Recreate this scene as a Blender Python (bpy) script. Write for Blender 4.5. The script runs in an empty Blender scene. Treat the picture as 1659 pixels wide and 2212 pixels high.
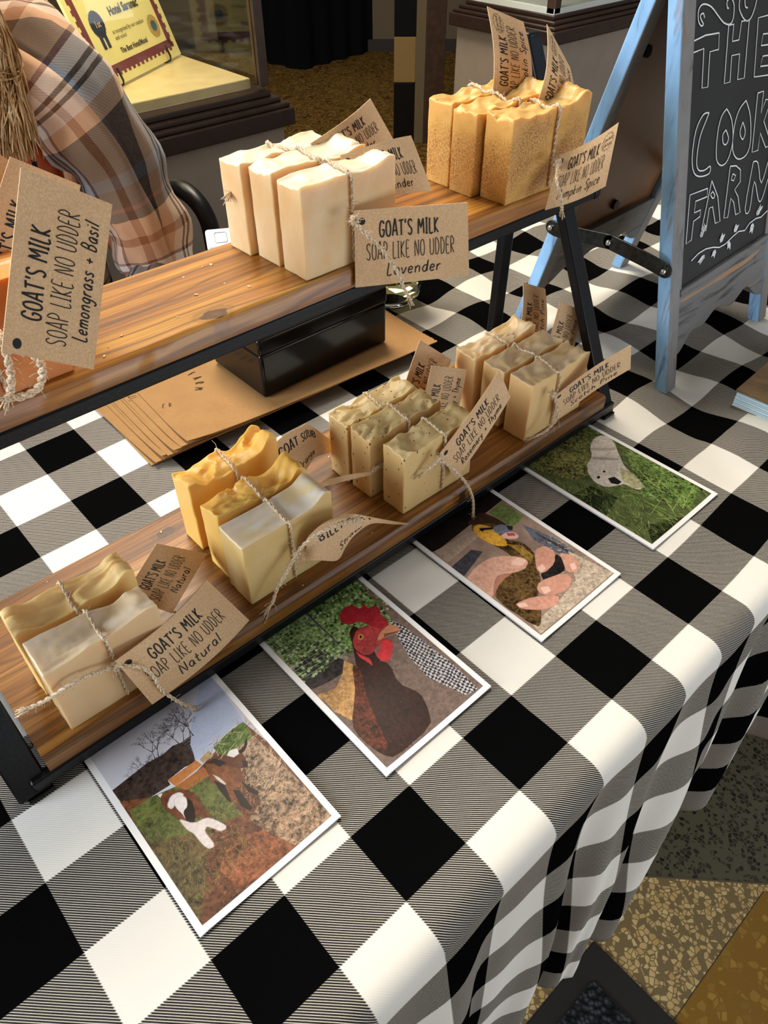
import bpy, bmesh, math, random, numpy as np
from mathutils import Vector, Matrix, noise as mn
SC = bpy.context.scene
COL = SC.collection
PI = math.pi
S, Z0 = 0.05, 0.75          # one gingham check is 5 cm; the table top is 75 cm above the floor
def W(p): return Vector((p[0]*S, p[1]*S, p[2]*S+Z0))

# ---------------------------------------------------------------- camera
cam = bpy.data.cameras.new('camera'); cam_o = bpy.data.objects.new('camera', cam); COL.objects.link(cam_o)
cam.sensor_fit = 'HORIZONTAL'; cam.sensor_width = 36.0; cam.lens = 1608.76/1659*36.0
cam.clip_start = 0.02; cam.clip_end = 60
CX, CY, CZ = (0.741818,-0.670600,-0.001444), (-0.461026,-0.508421,-0.727299), (0.486992,0.540189,-0.686320)
m = Matrix(((CX[0],-CY[0],-CZ[0]),(CX[1],-CY[1],-CZ[1]),(CX[2],-CY[2],-CZ[2]))).to_4x4()
m.translation = W((-5.3037,-2.1845,9.1707)); cam_o.matrix_world = m
SC.camera = cam_o
# ---------------------------------------------------------------- world, lights, exposure
SC.view_settings.view_transform = 'Standard'; SC.view_settings.look = 'None'
SC.view_settings.exposure = 0.12; SC.view_settings.gamma = 1.0; SC.view_settings.use_curve_mapping = False
wd = bpy.data.worlds.new('room_light'); SC.world = wd; wd.use_nodes = True
wd.node_tree.nodes['Background'].inputs[0].default_value = (0.95,0.86,0.74,1)
wd.node_tree.nodes['Background'].inputs[1].default_value = 0.20
def area(name, loc, target, sx, sy, power, col):
    l = bpy.data.lights.new(name, 'AREA'); l.shape = 'RECTANGLE'; l.size = sx; l.size_y = sy; l.energy = power; l.color = col
    o = bpy.data.objects.new(name, l); COL.objects.link(o); o.location = loc
    o.rotation_euler = (Vector(target)-Vector(loc)).to_track_quat('-Z','Y').to_euler(); return o
area('window_daylight', (-2.5,1.0,1.65), (0.1,0.2,0.8), 1.5, 1.3, 104, (0.80,0.89,1.0))
area('ceiling_lamp', (0.5,1.5,3.0), (0.3,0.4,0.75), 1.0, 1.0, 76, (1.0,0.89,0.73))
area('doorway_daylight', (1.9,-2.6,2.2), (0.3,0.0,0.6), 1.6, 1.6, 20, (0.78,0.88,1.0))

area('added_drape_fill', (0.9,-2.3,0.36), (0.4,0.0,0.45), 2.2, 0.7, 26, (0.80,0.89,1.0))  # invented fill, below table height, added to brighten the hanging cloth; no door here

# ---------------------------------------------------------------- node helpers
class NT:
    def __init__(s, name):
        s.m = bpy.data.materials.new(name); s.m.use_nodes = True; s.t = s.m.node_tree; s.n = s.t.nodes; s.l = s.t.links
        s.b = s.n['Principled BSDF']; s._c = None
    def link(s, a, b): s.l.new(a, b)
    def setin(s, sock, v):
        if isinstance(v, bpy.types.NodeSocket): s.l.new(v, sock)
        elif v is not None:
            if isinstance(v, (tuple, list)) and len(v) == 3 and sock.type == 'RGBA': v = (*v, 1)
            sock.default_value = v
    def co(s, k='Object'):
        if s._c is None: s._c = s.n.new('ShaderNodeTexCoord')
        return s._c.outputs[k]
    def map(s, v, sc=(1,1,1), rot=(0,0,0), loc=(0,0,0)):
        x = s.n.new('ShaderNodeMapping'); s.link(v, x.inputs[0]); x.inputs['Scale'].default_value = sc; x.inputs['Rotation'].default_value = rot; x.inputs['Location'].default_value = loc
        return x.outputs[0]
    def noise(s, v, scale, det=3, dist=0.0, rough=0.5, out='Fac'):
        x = s.n.new('ShaderNodeTexNoise'); s.link(v, x.inputs['Vector']); x.inputs['Scale'].default_value = scale; x.inputs['Detail'].default_value = det
        x.inputs['Distortion'].default_value = dist; x.inputs['Roughness'].default_value = rough; return x.outputs[out]
    def voro(s, v, scale, feat='F1', out='Distance', rnd=1.0):
        x = s.n.new('ShaderNodeTexVoronoi'); x.feature = feat; s.link(v, x.inputs['Vector']); x.inputs['Scale'].default_value = scale; x.inputs['Randomness'].default_value = rnd; return x.outputs[out]
    def ramp(s, f, stops, const=False):
        x = s.n.new('ShaderNodeValToRGB'); s.setin(x.inputs[0], f); cr = x.color_ramp
        if const: cr.interpolation = 'CONSTANT'
        while len(cr.elements) < len(stops): cr.elements.new(0.5)
        for e, (p, c) in zip(cr.elements, stops):
            e.position = p; e.color = (*c, 1) if isinstance(c, (tuple, list)) else (c, c, c, 1)
        return x.outputs[0]
    def mix(s, f, a, b, mode='MIX'):
        x = s.n.new('ShaderNodeMix'); x.data_type = 'RGBA'; x.blend_type = mode
        s.setin(x.inputs[0], f); s.setin(x.inputs[6], a); s.setin(x.inputs[7], b); return x.outputs[2]
    def mth(s, op, a, b=None, c=None):
        x = s.n.new('ShaderNodeMath'); x.operation = op; s.setin(x.inputs[0], a)
        if b is not None: s.setin(x.inputs[1], b)
        if c is not None: s.setin(x.inputs[2], c)
        return x.outputs[0]
    def sep(s, v):
        x = s.n.new('ShaderNodeSeparateXYZ'); s.link(v, x.inputs[0]); return x.outputs
    def bump(s, h, st=0.3, d=0.001):
        x = s.n.new('ShaderNodeBump'); s.setin(x.inputs['Height'], h); x.inputs['Strength'].default_value = st; x.inputs['Distance'].default_value = d
        s.link(x.outputs[0], s.b.inputs['Normal'])
    def fin(s, col=None, rough=0.5, spec=0.5, metal=0.0, sss=0.0, sssr=0.004, trans=0.0, ior=None, coat=0.0, sheen=0.0):
        s.setin(s.b.inputs['Base Color'], col); s.setin(s.b.inputs['Roughness'], rough); s.setin(s.b.inputs['Specular IOR Level'], spec)
        s.b.inputs['Metallic'].default_value = metal
        if sss: s.b.inputs['Subsurface Weight'].default_value = sss; s.b.inputs['Subsurface Radius'].default_value = (1.0,0.6,0.3); s.b.inputs['Subsurface Scale'].default_value = sssr
        if trans: s.b.inputs['Transmission Weight'].default_value = trans
        if ior: s.b.inputs['IOR'].default_value = ior
        if coat: s.b.inputs['Coat Weight'].default_value = coat; s.b.inputs['Coat Roughness'].default_value = 0.15
        if sheen: s.b.inputs['Sheen Weight'].default_value = sheen
        return s.m
def rgb(r, g, b):
    f = lambda c: ((c/255+0.055)/1.055)**2.4 if c/255 > 0.04045 else c/255/12.92
    return (f(r), f(g), f(b))

# ---------------------------------------------------------------- mesh helpers
class MB:
    def __init__(s): s.v = []; s.f = []; s.uv = {}; s.mi = {}
    def face(s, idx, mi=0, uv=None):
        s.f.append(tuple(idx)); k = len(s.f)-1
        if mi: s.mi[k] = mi
        if uv: s.uv[k] = uv
    def box(s, a, b, M=None, mi=0, side=None):
        n = len(s.v)
        for x in (a[0],b[0]):
            for y in (a[1],b[1]):
                for z in (a[2],b[2]):
                    p = Vector((x,y,z)); s.v.append(M @ p if M else p)
        F = [(0,1,3,2),(4,6,7,5),(0,4,5,1),(2,3,7,6),(0,2,6,4),(1,5,7,3)]
        for k, q in enumerate(F): s.face([n+i for i in q], side if (side is not None and k < 2) else mi)
    def bar(s, p0, p1, w, h, side=(1,0,0), mi=0, sm=None):
        p0, p1 = Vector(p0), Vector(p1); d = (p1-p0).normalized(); a = Vector(side); a = (a-d*a.dot(d)).normalized(); b = d.cross(a)
        n = len(s.v)
        for p in (p0, p1):
            for sx, sy in ((-1,-1),(1,-1),(1,1),(-1,1)): s.v.append(p+a*(w/2*sx)+b*(h/2*sy))
        s.face((n,n+3,n+2,n+1), mi); s.face((n+4,n+5,n+6,n+7), mi)
        for i in range(4):
            j = (i+1) % 4; s.face((n+i,n+j,n+4+j,n+4+i), sm if (sm is not None and i in (1,3)) else mi)
    def tube(s, pts, r, seg=8, cap=True, closed=False):
        pts = [Vector(p) for p in pts]; n0 = len(s.v); N = len(pts)
        up = None
        for i, p in enumerate(pts):
            if closed: d = (pts[(i+1) % N]-pts[i-1])
            else: d = (pts[min(i+1,N-1)]-pts[max(i-1,0)])
            d = d.normalized() if d.length > 1e-9 else Vector((0,0,1))
            if up is None: up = d.orthogonal().normalized()
            up = (up-d*up.dot(d)); up = up.normalized() if up.length > 1e-6 else d.orthogonal().normalized()
            b = d.cross(up); rr = r[i] if isinstance(r, (list, tuple)) else r
            for k in range(seg):
                t = 2*PI*k/seg; s.v.append(p+up*(rr*math.cos(t))+b*(rr*math.sin(t)))
        for i in range(N if closed else N-1):
            a = n0+i*seg; c = n0+((i+1) % N)*seg
            for k in range(seg): s.face((a+k, a+(k+1) % seg, c+(k+1) % seg, c+k))
        if cap and not closed:
            s.face([n0+k for k in range(seg)][::-1]); s.face([n0+(N-1)*seg+k for k in range(seg)])
    def grid(s, fn, nu, nv, uvf=None, flip=False, mi=0):
        n = len(s.v)
        for j in range(nv+1):
            for i in range(nu+1): s.v.append(Vector(fn(i/nu, j/nv)))
        for j in range(nv):
            for i in range(nu):
                q = [(i,j),(i+1,j),(i+1,j+1),(i,j+1)]
                if flip: q = q[::-1]
                s.face([n+b*(nu+1)+a for a, b in q], mi, [(uvf(a/nu,b/nv) if uvf else (a/nu,b/nv)) for a, b in q])
    def lathe(s, c, prof, seg=32):
        n = len(s.v)
        for r, z in prof:
            for k in range(seg):
                t = 2*PI*k/seg; s.v.append(Vector((c[0]+r*math.cos(t), c[1]+r*math.sin(t), c[2]+z)))
        for i in range(len(prof)-1):
            for k in range(seg):
                a = n+i*seg; s.face((a+k, a+(k+1) % seg, a+seg+(k+1) % seg, a+seg+k))
        s.face([n+k for k in range(seg)][::-1]); s.face([n+(len(prof)-1)*seg+k for k in range(seg)])
    def build(s, name, mats, parent=None, base=None, smooth=True, sharp=35, bevel=0, kind=None, label=None, seg=2):
        if base is None: base = Vector((0,0,0)) if parent is None else Vector(parent['_b'])
        else: base = W(base)
        me = bpy.data.meshes.new(name)
        me.from_pydata([tuple(W(v)-base) for v in s.v], [], s.f)
        if not isinstance(mats, (list, tuple)): mats = [mats]
        for mm in mats: me.materials.append(mm)
        if s.mi:
            for k, i in s.mi.items(): me.polygons[k].material_index = i
        if s.uv:
            ul = me.uv_layers.new(name='UVMap')
            for k, uvs in s.uv.items():
                p = me.polygons[k]
                for li, q in zip(p.loop_indices, uvs): ul.data[li].uv = q
        if smooth:
            me.shade_smooth()
            me.set_sharp_from_angle(angle=math.radians(sharp))
        me.update()
        o = bpy.data.objects.new(name, me); COL.objects.link(o)
        o['_b'] = tuple(base)
        if parent is not None: o.parent = parent
        else: o.location = base
        if parent is not None and parent.get('_m'): pass
        if bevel:
            b = o.modifiers.new('bevel', 'BEVEL'); b.width = bevel*S; b.segments = seg; b.limit_method = 'ANGLE'; b.harden_normals = False
        if kind: o['kind'] = kind
        if label: o['label'] = label
        return o
def thing(name, label, cat, base, group=None):
    o = bpy.data.objects.new(name, None); COL.objects.link(o); b = W(base); o.location = b; o['_b'] = tuple(b)
    o.empty_display_size = 0.02; o['label'] = label; o['category'] = cat
    if group: o['group'] = group
    return o
def tag(o, label, cat, group=None):
    o['label'] = label; o['category'] = cat
    if group: o['group'] = group
    return o
def sm(x, a, b):
    t = min(1, max(0, (x-a)/(b-a))); return t*t*(3-2*t)
def fbm(x, y, z=0, o=3): return mn.fractal(Vector((x,y,z)), 0.7, 2.0, o)
# ---------------------------------------------------------------- materials
def mat_plain(name, col, rough=0.5, spec=0.5, nz=0.0, nsc=60, **k):
    t = NT(name); c = col
    if nz:
        n = t.noise(t.co(), nsc, 4); c = t.mix(t.ramp(n, [(0.3,0.0),(0.7,1.0)]), tuple(x*(1-nz) for x in col), tuple(min(1,x*(1+nz)) for x in col))
        t.bump(n, 0.15, 0.0006)
    return t.fin(c, rough, spec, **k)
def mat_wood(name, a, b, c, knots=(), loc=(0,0,0)):
    t = NT(name); v = t.map(t.co(), (1,1,1), (0,0,0), loc); x = t.sep(v)
    big = t.noise(t.map(v, (1.2,9,9)), 2.2, 3, 0.6)
    w = t.map(v, (0.9,26,26))
    warp = t.mth('MULTIPLY', big, 5.0)
    f = t.noise(w, 2.6, 5, 0.8, 0.62)
    rings = t.mth('SINE', t.mth('ADD', t.mth('MULTIPLY', x[1], 420.0), t.mth('ADD', t.mth('MULTIPLY', t.noise(t.map(v,(3,16,16)), 1.0, 2, 0.3), 30.0), warp)))
    col = t.ramp(f, [(0.30,a),(0.49,b),(0.70,c)])
    col = t.mix(t.mth('MULTIPLY', t.ramp(rings, [(0.0,0.0),(0.75,0.0),(1.0,1.0)]), 0.55), col, a)
    fine = t.noise(t.map(v, (4,220,220)), 2.0, 3)
    col = t.mix(t.mth('MULTIPLY', t.ramp(fine, [(0.35,1.0),(0.6,0.0)]), 0.35), col, tuple(q*0.55 for q in a))
    for (kx, ky, kr) in knots:
        dx = t.mth('MULTIPLY', t.mth('SUBTRACT', x[0], kx), 0.62); dy = t.mth('SUBTRACT', x[1], ky)
        d = t.mth('SQRT', t.mth('ADD', t.mth('MULTIPLY', dx, dx), t.mth('MULTIPLY', dy, dy)))
        d = t.mth('ADD', d, t.mth('MULTIPLY', t.mth('SUBTRACT', t.noise(v, 160, 3), 0.5), kr*0.9))
        k = t.ramp(t.mth('DIVIDE', d, kr*2.4), [(0.0,.75),(0.2,0.95),(0.36,1.0),(0.42,0.15),(0.55,0.3),(0.66,0.0)])
        col = t.mix(k, col, tuple(q*0.22 for q in b))
    t.bump(t.mth('ADD', f, t.mth('MULTIPLY', fine, 0.5)), 0.25, 0.0006)
    return t.fin(col, t.ramp(f, [(0.3,0.42),(0.7,0.3)]), 0.5, coat=0.05)
WOOD_T = mat_wood('stained_pine_top', rgb(88,50,14), rgb(176,112,38), rgb(226,168,76), [(-0.0607,0.2751-0.25,0.006)], (0,-0.25,0))
WOOD_B = mat_wood('stained_pine_bottom', rgb(74,44,14), rgb(142,90,34), rgb(190,136,62), [(-0.109,0.3297-0.2,0.0055),(0.109,0.2005-0.2,0.005)], (0,-0.2,0))
BLACK = mat_plain('black_powder_coat', (0.004,0.004,0.0045), 0.35, 0.28, 0.2, 400)
BLACKGLOSS = mat_plain('black_gloss_enamel', (0.002,0.002,0.0025), 0.16, 0.3)
STEEL = mat_plain('dark_steel', (0.05,0.055,0.05), 0.3, 0.5, 0.4, 150, metal=0.8)
def mat_kraft(name, col, ns=1.0):
    t = NT(name); v = t.co(); n = t.noise(v, 900, 4, 0, 0.7); b = t.noise(v, 40, 3)
    c = t.mix(t.ramp(n, [(0.35,0.0),(0.7,1.0)]), tuple(x*0.78 for x in col), tuple(min(1,x*1.16) for x in col))
    c = t.mix(t.mth('MULTIPLY', t.ramp(b, [(0.4,0.0),(0.7,1.0)]), 0.25*ns), c, tuple(x*0.72 for x in col))
    t.bump(n, 0.2, 0.0003); return t.fin(c, 0.75, 0.3)
KRAFT = mat_kraft('kraft_card', rgb(228,188,142)); KRAFTB = mat_kraft('kraft_bag_paper', rgb(172,130,80), 1.6)
INK = mat_plain('black_ink', (0.010,0.008,0.007), 0.6, 0.3)
def mat_soap(name, top, side, spk=None, spa=0.5, mott=None, ash=0.0, sc=1.0):
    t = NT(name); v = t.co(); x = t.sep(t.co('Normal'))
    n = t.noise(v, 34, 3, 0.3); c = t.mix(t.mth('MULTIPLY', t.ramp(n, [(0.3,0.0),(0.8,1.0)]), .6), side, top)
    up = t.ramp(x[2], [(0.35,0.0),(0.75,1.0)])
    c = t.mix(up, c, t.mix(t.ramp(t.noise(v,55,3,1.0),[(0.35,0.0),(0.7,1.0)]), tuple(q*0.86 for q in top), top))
    if mott:
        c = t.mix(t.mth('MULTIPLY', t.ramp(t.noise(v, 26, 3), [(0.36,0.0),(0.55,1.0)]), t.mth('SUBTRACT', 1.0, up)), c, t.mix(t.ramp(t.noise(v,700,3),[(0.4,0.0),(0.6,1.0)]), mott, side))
    if spk: c = t.mix(t.mth('MULTIPLY', t.ramp(t.voro(t.map(v,(1,1,0.6)), 230*sc), [(0.0,1.0),(0.15,1.0),(0.2,0.0)]), t.ramp(t.noise(v,170,2),[(0.46,0.0),(0.56,spa)])), c, spk)
    wh = t.mth('MULTIPLY', t.ramp(t.voro(v, 420), [(0.0,1.0),(0.14,0.8),(0.2,0.0)]), t.ramp(t.noise(v,60,2),[(0.45,0.0),(0.65,0.5)]))
    c = t.mix(wh, c, (0.88,0.82,0.7))
    if ash: c = t.mix(t.mth('MULTIPLY', up, t.ramp(t.noise(v,36,4,0.8),[(0.35,ash),(0.62,0.0)])), c, (0.80,0.76,0.70))
    t.bump(t.noise(v, 260, 4), 0.25, 0.0008)
    return t.fin(c, 0.42, 0.45, sss=0.5, sssr=0.008)
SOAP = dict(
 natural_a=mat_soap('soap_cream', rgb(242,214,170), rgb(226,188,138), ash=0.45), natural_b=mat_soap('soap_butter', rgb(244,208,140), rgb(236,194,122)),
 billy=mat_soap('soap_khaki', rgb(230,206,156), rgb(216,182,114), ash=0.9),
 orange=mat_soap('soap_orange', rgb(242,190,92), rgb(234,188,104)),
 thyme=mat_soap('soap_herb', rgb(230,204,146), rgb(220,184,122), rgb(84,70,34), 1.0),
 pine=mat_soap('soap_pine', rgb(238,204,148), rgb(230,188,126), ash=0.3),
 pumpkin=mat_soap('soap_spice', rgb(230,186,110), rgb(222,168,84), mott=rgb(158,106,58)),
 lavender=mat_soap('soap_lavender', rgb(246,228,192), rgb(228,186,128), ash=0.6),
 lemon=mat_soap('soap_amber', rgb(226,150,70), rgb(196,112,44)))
def mat_twine():
    t = NT('jute_twine'); n = t.noise(t.map(t.co(),(1,1,1)), 900, 3); c = t.mix(t.ramp(n,[(0.35,0.0),(0.65,1.0)]), rgb(178,146,106), rgb(244,226,198)); t.bump(n,0.5,0.0005); return t.fin(c,0.85,0.2)
TWINE = mat_twine()
def mat_gingham():
    t = NT('buffalo_check_cotton'); uv = t.sep(t.co('UV'))
    d = t.mth('ADD', uv[0], uv[1])
    st = t.mth('FRACT', t.mth('DIVIDE', d, 0.037))
    wob = t.mth('MULTIPLY', t.mth('SUBTRACT', st, 0.5), 0.016)
    lum = []
    for k in (0, 1):
        c = t.mth('ADD', uv[k], wob); h = t.mth('MODULO', t.mth('ADD', t.mth('FLOOR', c), 100.0 + k), 2.0); lum.append(h)
    s2 = t.mth('ADD', lum[0], lum[1])       # 0 white, 1 grey, 2 black
    # black when the column is odd and the row even
    line = t.ramp(t.mth('ABSOLUTE', t.mth('SUBTRACT', st, 0.5)), [(0.0,1.0),(0.12,1.0),(0.22,0.0),(0.5,0.0)])
    nz = t.noise(t.map(t.co('UV'),(1,1,1)), 60, 3)
    fib = t.noise(t.map(t.co('UV'),(12,90,1),(0,0,0.1)), 6, 4, 0, 0.7)
    white = t.mix(fib, rgb(222,217,206), rgb(243,240,232)); black = t.mix(nz, (0.0015,0.0015,0.0017), (0.004,0.004,0.004))
    grey = t.mix(line, (0.004,0.004,0.0045), rgb(206,198,184))
    grey = t.mix(t.mth('MULTIPLY', t.ramp(nz,[(0.45,0.0),(0.7,1.0)]),0.25), grey, (0.10,0.095,0.09))
    c = t.mix(t.mth('GREATER_THAN', s2, 0.5), white, grey); c = t.mix(t.mth('GREATER_THAN', s2, 1.5), c, black)
    t.bump(t.mth('ADD', t.mth('MULTIPLY', t.ramp(st,[(0,0.0),(0.5,1.0),(1,0.0)]), 0.6), fib), 0.3, 0.0005)
    return t.fin(c, t.ramp(fib,[(0.3,0.6),(0.7,0.45)]), t.mth('MULTIPLY', t.mth('SUBTRACT', 2.0, s2), 0.22))
GING = mat_gingham()
def mat_image(name, arr, rough=0.3):
    h, w = arr.shape[:2]; im = bpy.data.images.new(name, w, h); a = np.ones((h, w, 4), np.float32); arr = np.clip(arr, 0, 1); a[..., :3] = np.where(arr > .0031, 1.055*arr**(1/2.4)-.055, arr*12.92)
    im.pixels.foreach_set(a[::-1].ravel()); im.update(); im.pack()
    t = NT(name); x = t.n.new('ShaderNodeTexImage'); x.image = im; t.link(t.co('UV'), x.inputs[0]); return t.fin(x.outputs[0], rough, 0.10)
PAPER = mat_plain('white_photo_paper', rgb(244,242,240), 0.35)
# ---------------------------------------------------------------- lettering: hand drawn stroke alphabet
GL = {
'G':(.44,["40 82 30 100 14 96 4 60 6 20 18 0 34 6 40 30 38 44 24 44"]),'O':(.46,["22 100 8 84 4 45 10 10 24 0 38 14 42 55 34 92 22 100"]),
'A':(.46,["2 0 20 100 26 100 42 0","8 34 38 34"]),'T':(.40,["0 96 40 100","20 98 21 0"]),"'":(.16,["8 104 6 78"]),
'S':(.40,["36 86 26 100 10 94 6 72 18 54 32 38 34 14 20 0 4 12"]),'M':(.56,["3 0 8 100 27 38 46 100 52 0"]),'I':(.22,["11 100 11 0","2 100 20 100","2 0 20 0"]),
'L':(.34,["6 100 6 0 32 3"]),'K':(.42,["6 100 6 0","36 98 7 46 38 0"]),'P':(.40,["6 0 6 100 26 98 36 78 28 54 7 48"]),'E':(.36,["32 100 6 98 6 0 33 2","6 52 28 54"]),
'N':(.46,["5 0 6 100 38 0 40 100"]),'U':(.44,["4 100 5 20 16 0 32 6 39 30 38 100"]),'D':(.44,["6 0 6 100 26 92 38 60 34 20 22 2 6 0"]),'R':(.42,["6 0 6 100 26 98 34 76 26 54 7 50 36 0"]),
'C':(.40,["36 84 24 100 10 86 4 44 12 8 26 0 36 16"]),'B':(.42,["6 0 6 100 26 98 32 78 24 56 7 54 28 50 36 26 26 2 6 0"]),'Y':(.40,["2 100 20 52 38 100","20 52 20 0"]),
'F':(.36,["6 0 6 100 32 100","6 54 26 55"]),'H':(.44,["6 0 6 100","38 0 38 100","6 52 38 52"]),
'a':(.40,["34 48 18 56 5 34 12 4 26 6 34 46 34 6 40 0"]),'b':(.38,["6 96 6 0","6 32 20 52 34 36 30 8 16 0 6 10"]),'c':(.34,["32 44 18 52 5 30 12 2 30 6"]),'d':(.42,["34 48 18 54 5 30 14 2 30 12 36 96 36 2"]),
'e':(.36,["6 28 30 32 24 54 8 46 5 18 16 0 32 10"]),'f':(.30,["30 92 18 94 14 60 12 0","2 52 28 54"]),'g':(.40,["34 46 18 54 5 32 14 6 30 14 34 50 32 -20 18 -40 4 -28"]),'h':(.40,["6 96 6 0","6 34 20 54 32 44 34 0"]),
'i':(.16,["8 52 8 0","8 72 9 78"]),'l':(.16,["8 98 8 0"]),'m':(.58,["5 52 6 0","6 36 18 54 27 42 28 0","28 36 40 54 50 42 52 0"]),'k':(.36,["6 96 6 0","30 52 8 24 32 0"]),
'n':(.40,["5 52 6 0","6 34 20 54 32 42 34 0"]),'o':(.38,["18 54 6 42 6 12 18 0 30 10 32 40 18 54"]),'p':(.38,["6 52 6 -40","6 38 20 54 34 38 30 8 16 0 6 10"]),
'r':(.30,["5 52 6 0","6 32 16 50 28 50"]),'s':(.32,["28 46 16 54 6 42 26 16 18 0 3 8"]),'t':(.28,["14 84 13 6 24 0","2 52 27 54"]),'u':(.40,["5 52 6 12 16 0 32 14 34 52","34 52 35 0"]),
'v':(.34,["2 52 16 0 32 52"]),'w':(.50,["2 52 12 0 24 44 36 0 46 52"]),'y':(.36,["4 52 16 8","32 52 18 -14 4 -38"]),'j':(.2,["14 52 14 -30 4 -38"]),'+':(.40,["20 56 20 16","2 36 38 36"]),' ':(.28,[]),'-':(.3,["2 40 26 40"]),'.':(.12,["6 0 7 4"])}
def text_lines(txt, x0, y0, h, wid=None, gap=0.10, slant=0.0):
    """polylines of a line of lettering; fits it into wid when given"""
    tot = sum(GL[c][0]+gap for c in txt)-gap; k = (wid/(tot*h)) if wid else 1.0; x = 0; out = []
    for c in txt:
        w, st = GL[c]
        for q in st:
            v = [float(a)/100 for a in q.split()]
            out.append([(x0+(x+px+slant*py)*h*k, y0+py*h) for px, py in zip(v[::2], v[1::2])])
        x += w+gap
    return out
def smooth_line(p, n=3):
    if len(p) < 3: return p
    o = []
    for i in range(len(p)-1):
        a = p[max(i-1,0)]; b = p[i]; c = p[i+1]; d = p[min(i+2,len(p)-1)]
        for k in range(n):
            t = k/n; o.append(tuple(0.5*((2*b[j])+(-a[j]+c[j])*t+(2*a[j]-5*b[j]+4*c[j]-d[j])*t*t+(-a[j]+3*b[j]-3*c[j]+d[j])*t**3) for j in range(len(b))))
    o.append(tuple(p[-1])); return o
def ribbons(mb, lines, fn, w, sm_n=3, curve=0.6):
    """flat ink strokes; fn maps 2D to a 3D point on the surface"""
    for L in lines:
        P = smooth_line(L, sm_n) if sm_n > 1 else L
        n0 = len(mb.v); N = len(P)
        for i, p in enumerate(P):
            a = P[max(i-1,0)]; b = P[min(i+1,N-1)]; dx, dy = b[0]-a[0], b[1]-a[1]; l = math.hypot(dx,dy) or 1e-6
            nx, ny = -dy/l*w/2, dx/l*w/2
            mb.v.append(Vector(fn(p[0]+nx, p[1]+ny))); mb.v.append(Vector(fn(p[0]-nx, p[1]-ny)))
        for i in range(N-1): mb.face((n0+2*i, n0+2*i+1, n0+2*i+3, n0+2*i+2))

# ---------------------------------------------------------------- measured outlines (tags, twine ends, chalk strokes, print pictures)
BILLY_COLS=[[(-1.13,4.28,1.15),(-1.18,4.2,1.1)],[(-1.02,4.2,1.49),(-.97,4.05,1.08)],[(-.76,4.15,1.64),(-.68,4.0,.91)],[(-.46,4.15,1.59),(-.52,4.0,1.06)],[(-.22,4.15,1.48),(-.32,4.05,1.13)],[(.12,4.15,1.2),(.08,4.1,1.11)],[(.57,4.1,.85),(.52,4.05,.85)],[(.82,4.0,.71),(.76,3.98,.73)]]
SCRUB_COLS=[[(-.62,6.0,1.49),(-.31,6.0,1.04)],[(-.36,6.0,1.73),(-.16,5.9,.91)],[(.0,6.05,1.8),(.09,5.9,.92)],[(.32,6.1,1.75),(.31,5.95,1.02)],[(.48,6.1,1.72),(.48,6.0,1.06)],[(.82,6.15,1.29),(.83,6.1,.92)],[(1.22,6.2,.77),(1.22,6.2,.74)]]
MID_COLS=[[(-.45,5.3,1.13),(-.48,5.2,1.06)],[(-.29,5.25,1.26),(-.28,5.15,1.2)],[(-.04,5.2,1.31),(-.03,5.1,1.3)],[(.08,5.15,1.34),(.09,5.1,1.26)],[(.38,5.0,1.37),(.38,4.95,1.3)],[(.8,4.9,1.26),(.8,4.88,1.22)]]
TAGS={'lav_a': [(.96,5.33,5.36),(2.51,4.75,5.23),(2.55,4.65,4.19),(.9,5.28,4.32)],'lav_b': [(1.26,5.95,5.83),(2.51,5.9,5.84),(2.73,5.65,5.09),(1.2,5.62,5.3)],'lav_c': [(1.2,6.5,5.87),(2.55,6.8,6.13),(2.82,6.6,5.57),(1.31,6.4,5.38)],'pump_a': [(5.16,5.22,5.17),(5.83,4.7,5.63),(5.49,4.5,4.8),(4.52,4.9,4.56)],'pump_b': [(5.22,5.9,5.62),(5.55,6.1,6.77),(6.09,5.95,6.14),(6.15,5.9,5.28)],'pump_c': [(4.88,6.5,5.7),(5.05,6.9,6.96),(5.84,6.8,6.68),(5.84,6.45,5.47)],'pine_a': [(4.6,4.15,1.36),(6.1,3.7,2.03),(6.12,3.6,1.56),(4.67,4.0,.92)],'pine_b': [(5.64,5.3,1.09),(6.14,5.4,2.23),(6.64,5.2,1.93),(6.54,5.2,.59)],'pine_c': [(5.57,5.9,1.23),(5.96,6.2,2.39),(6.45,6.0,2.16),(6.43,5.8,.76)],'thy_a': [(1.69,4.22,1.56),(3.06,4.28,2.52),(3.38,4.22,1.88),(2.06,4.15,.84)],'thy_b': [(2.24,5.4,1.14),(2.85,5.6,2.09),(3.68,5.5,1.7),(3.16,5.3,.63)],'thy_c': [(2.36,5.9,1.27),(3.04,6.1,2.3),(3.79,6.0,1.63),(3.11,5.8,.48)],'or_b': [(-.63,6.0,1.47),(.48,6.1,1.72),(1.22,6.2,.77),(-.04,5.9,.68)],'nat_b': [(-3.49,5.2,1.26),(-2.71,5.6,1.46),(-2.04,5.5,.85),(-2.99,5.0,.65)],'nat_a': [(-4.14,4.12,1.51),(-2.51,4.7,1.29),(-2.26,4.15,.69),(-3.95,3.97,.52)],'lem_a': [(-3.79,5.13,5.28),(-2.86,5.77,6.65),(-2.03,5.82,6.07),(-2.96,5.18,4.69)],'lem_b': [(-3.68,6.0,5.5),(-2.72,6.45,6.56),(-2.06,6.5,6.1),(-2.76,6.1,4.85)],'lem_c': [(-4.08,6.3,5.73),(-3.11,6.75,6.88),(-2.59,6.9,6.37),(-3.46,6.5,5.18)]}
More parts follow.
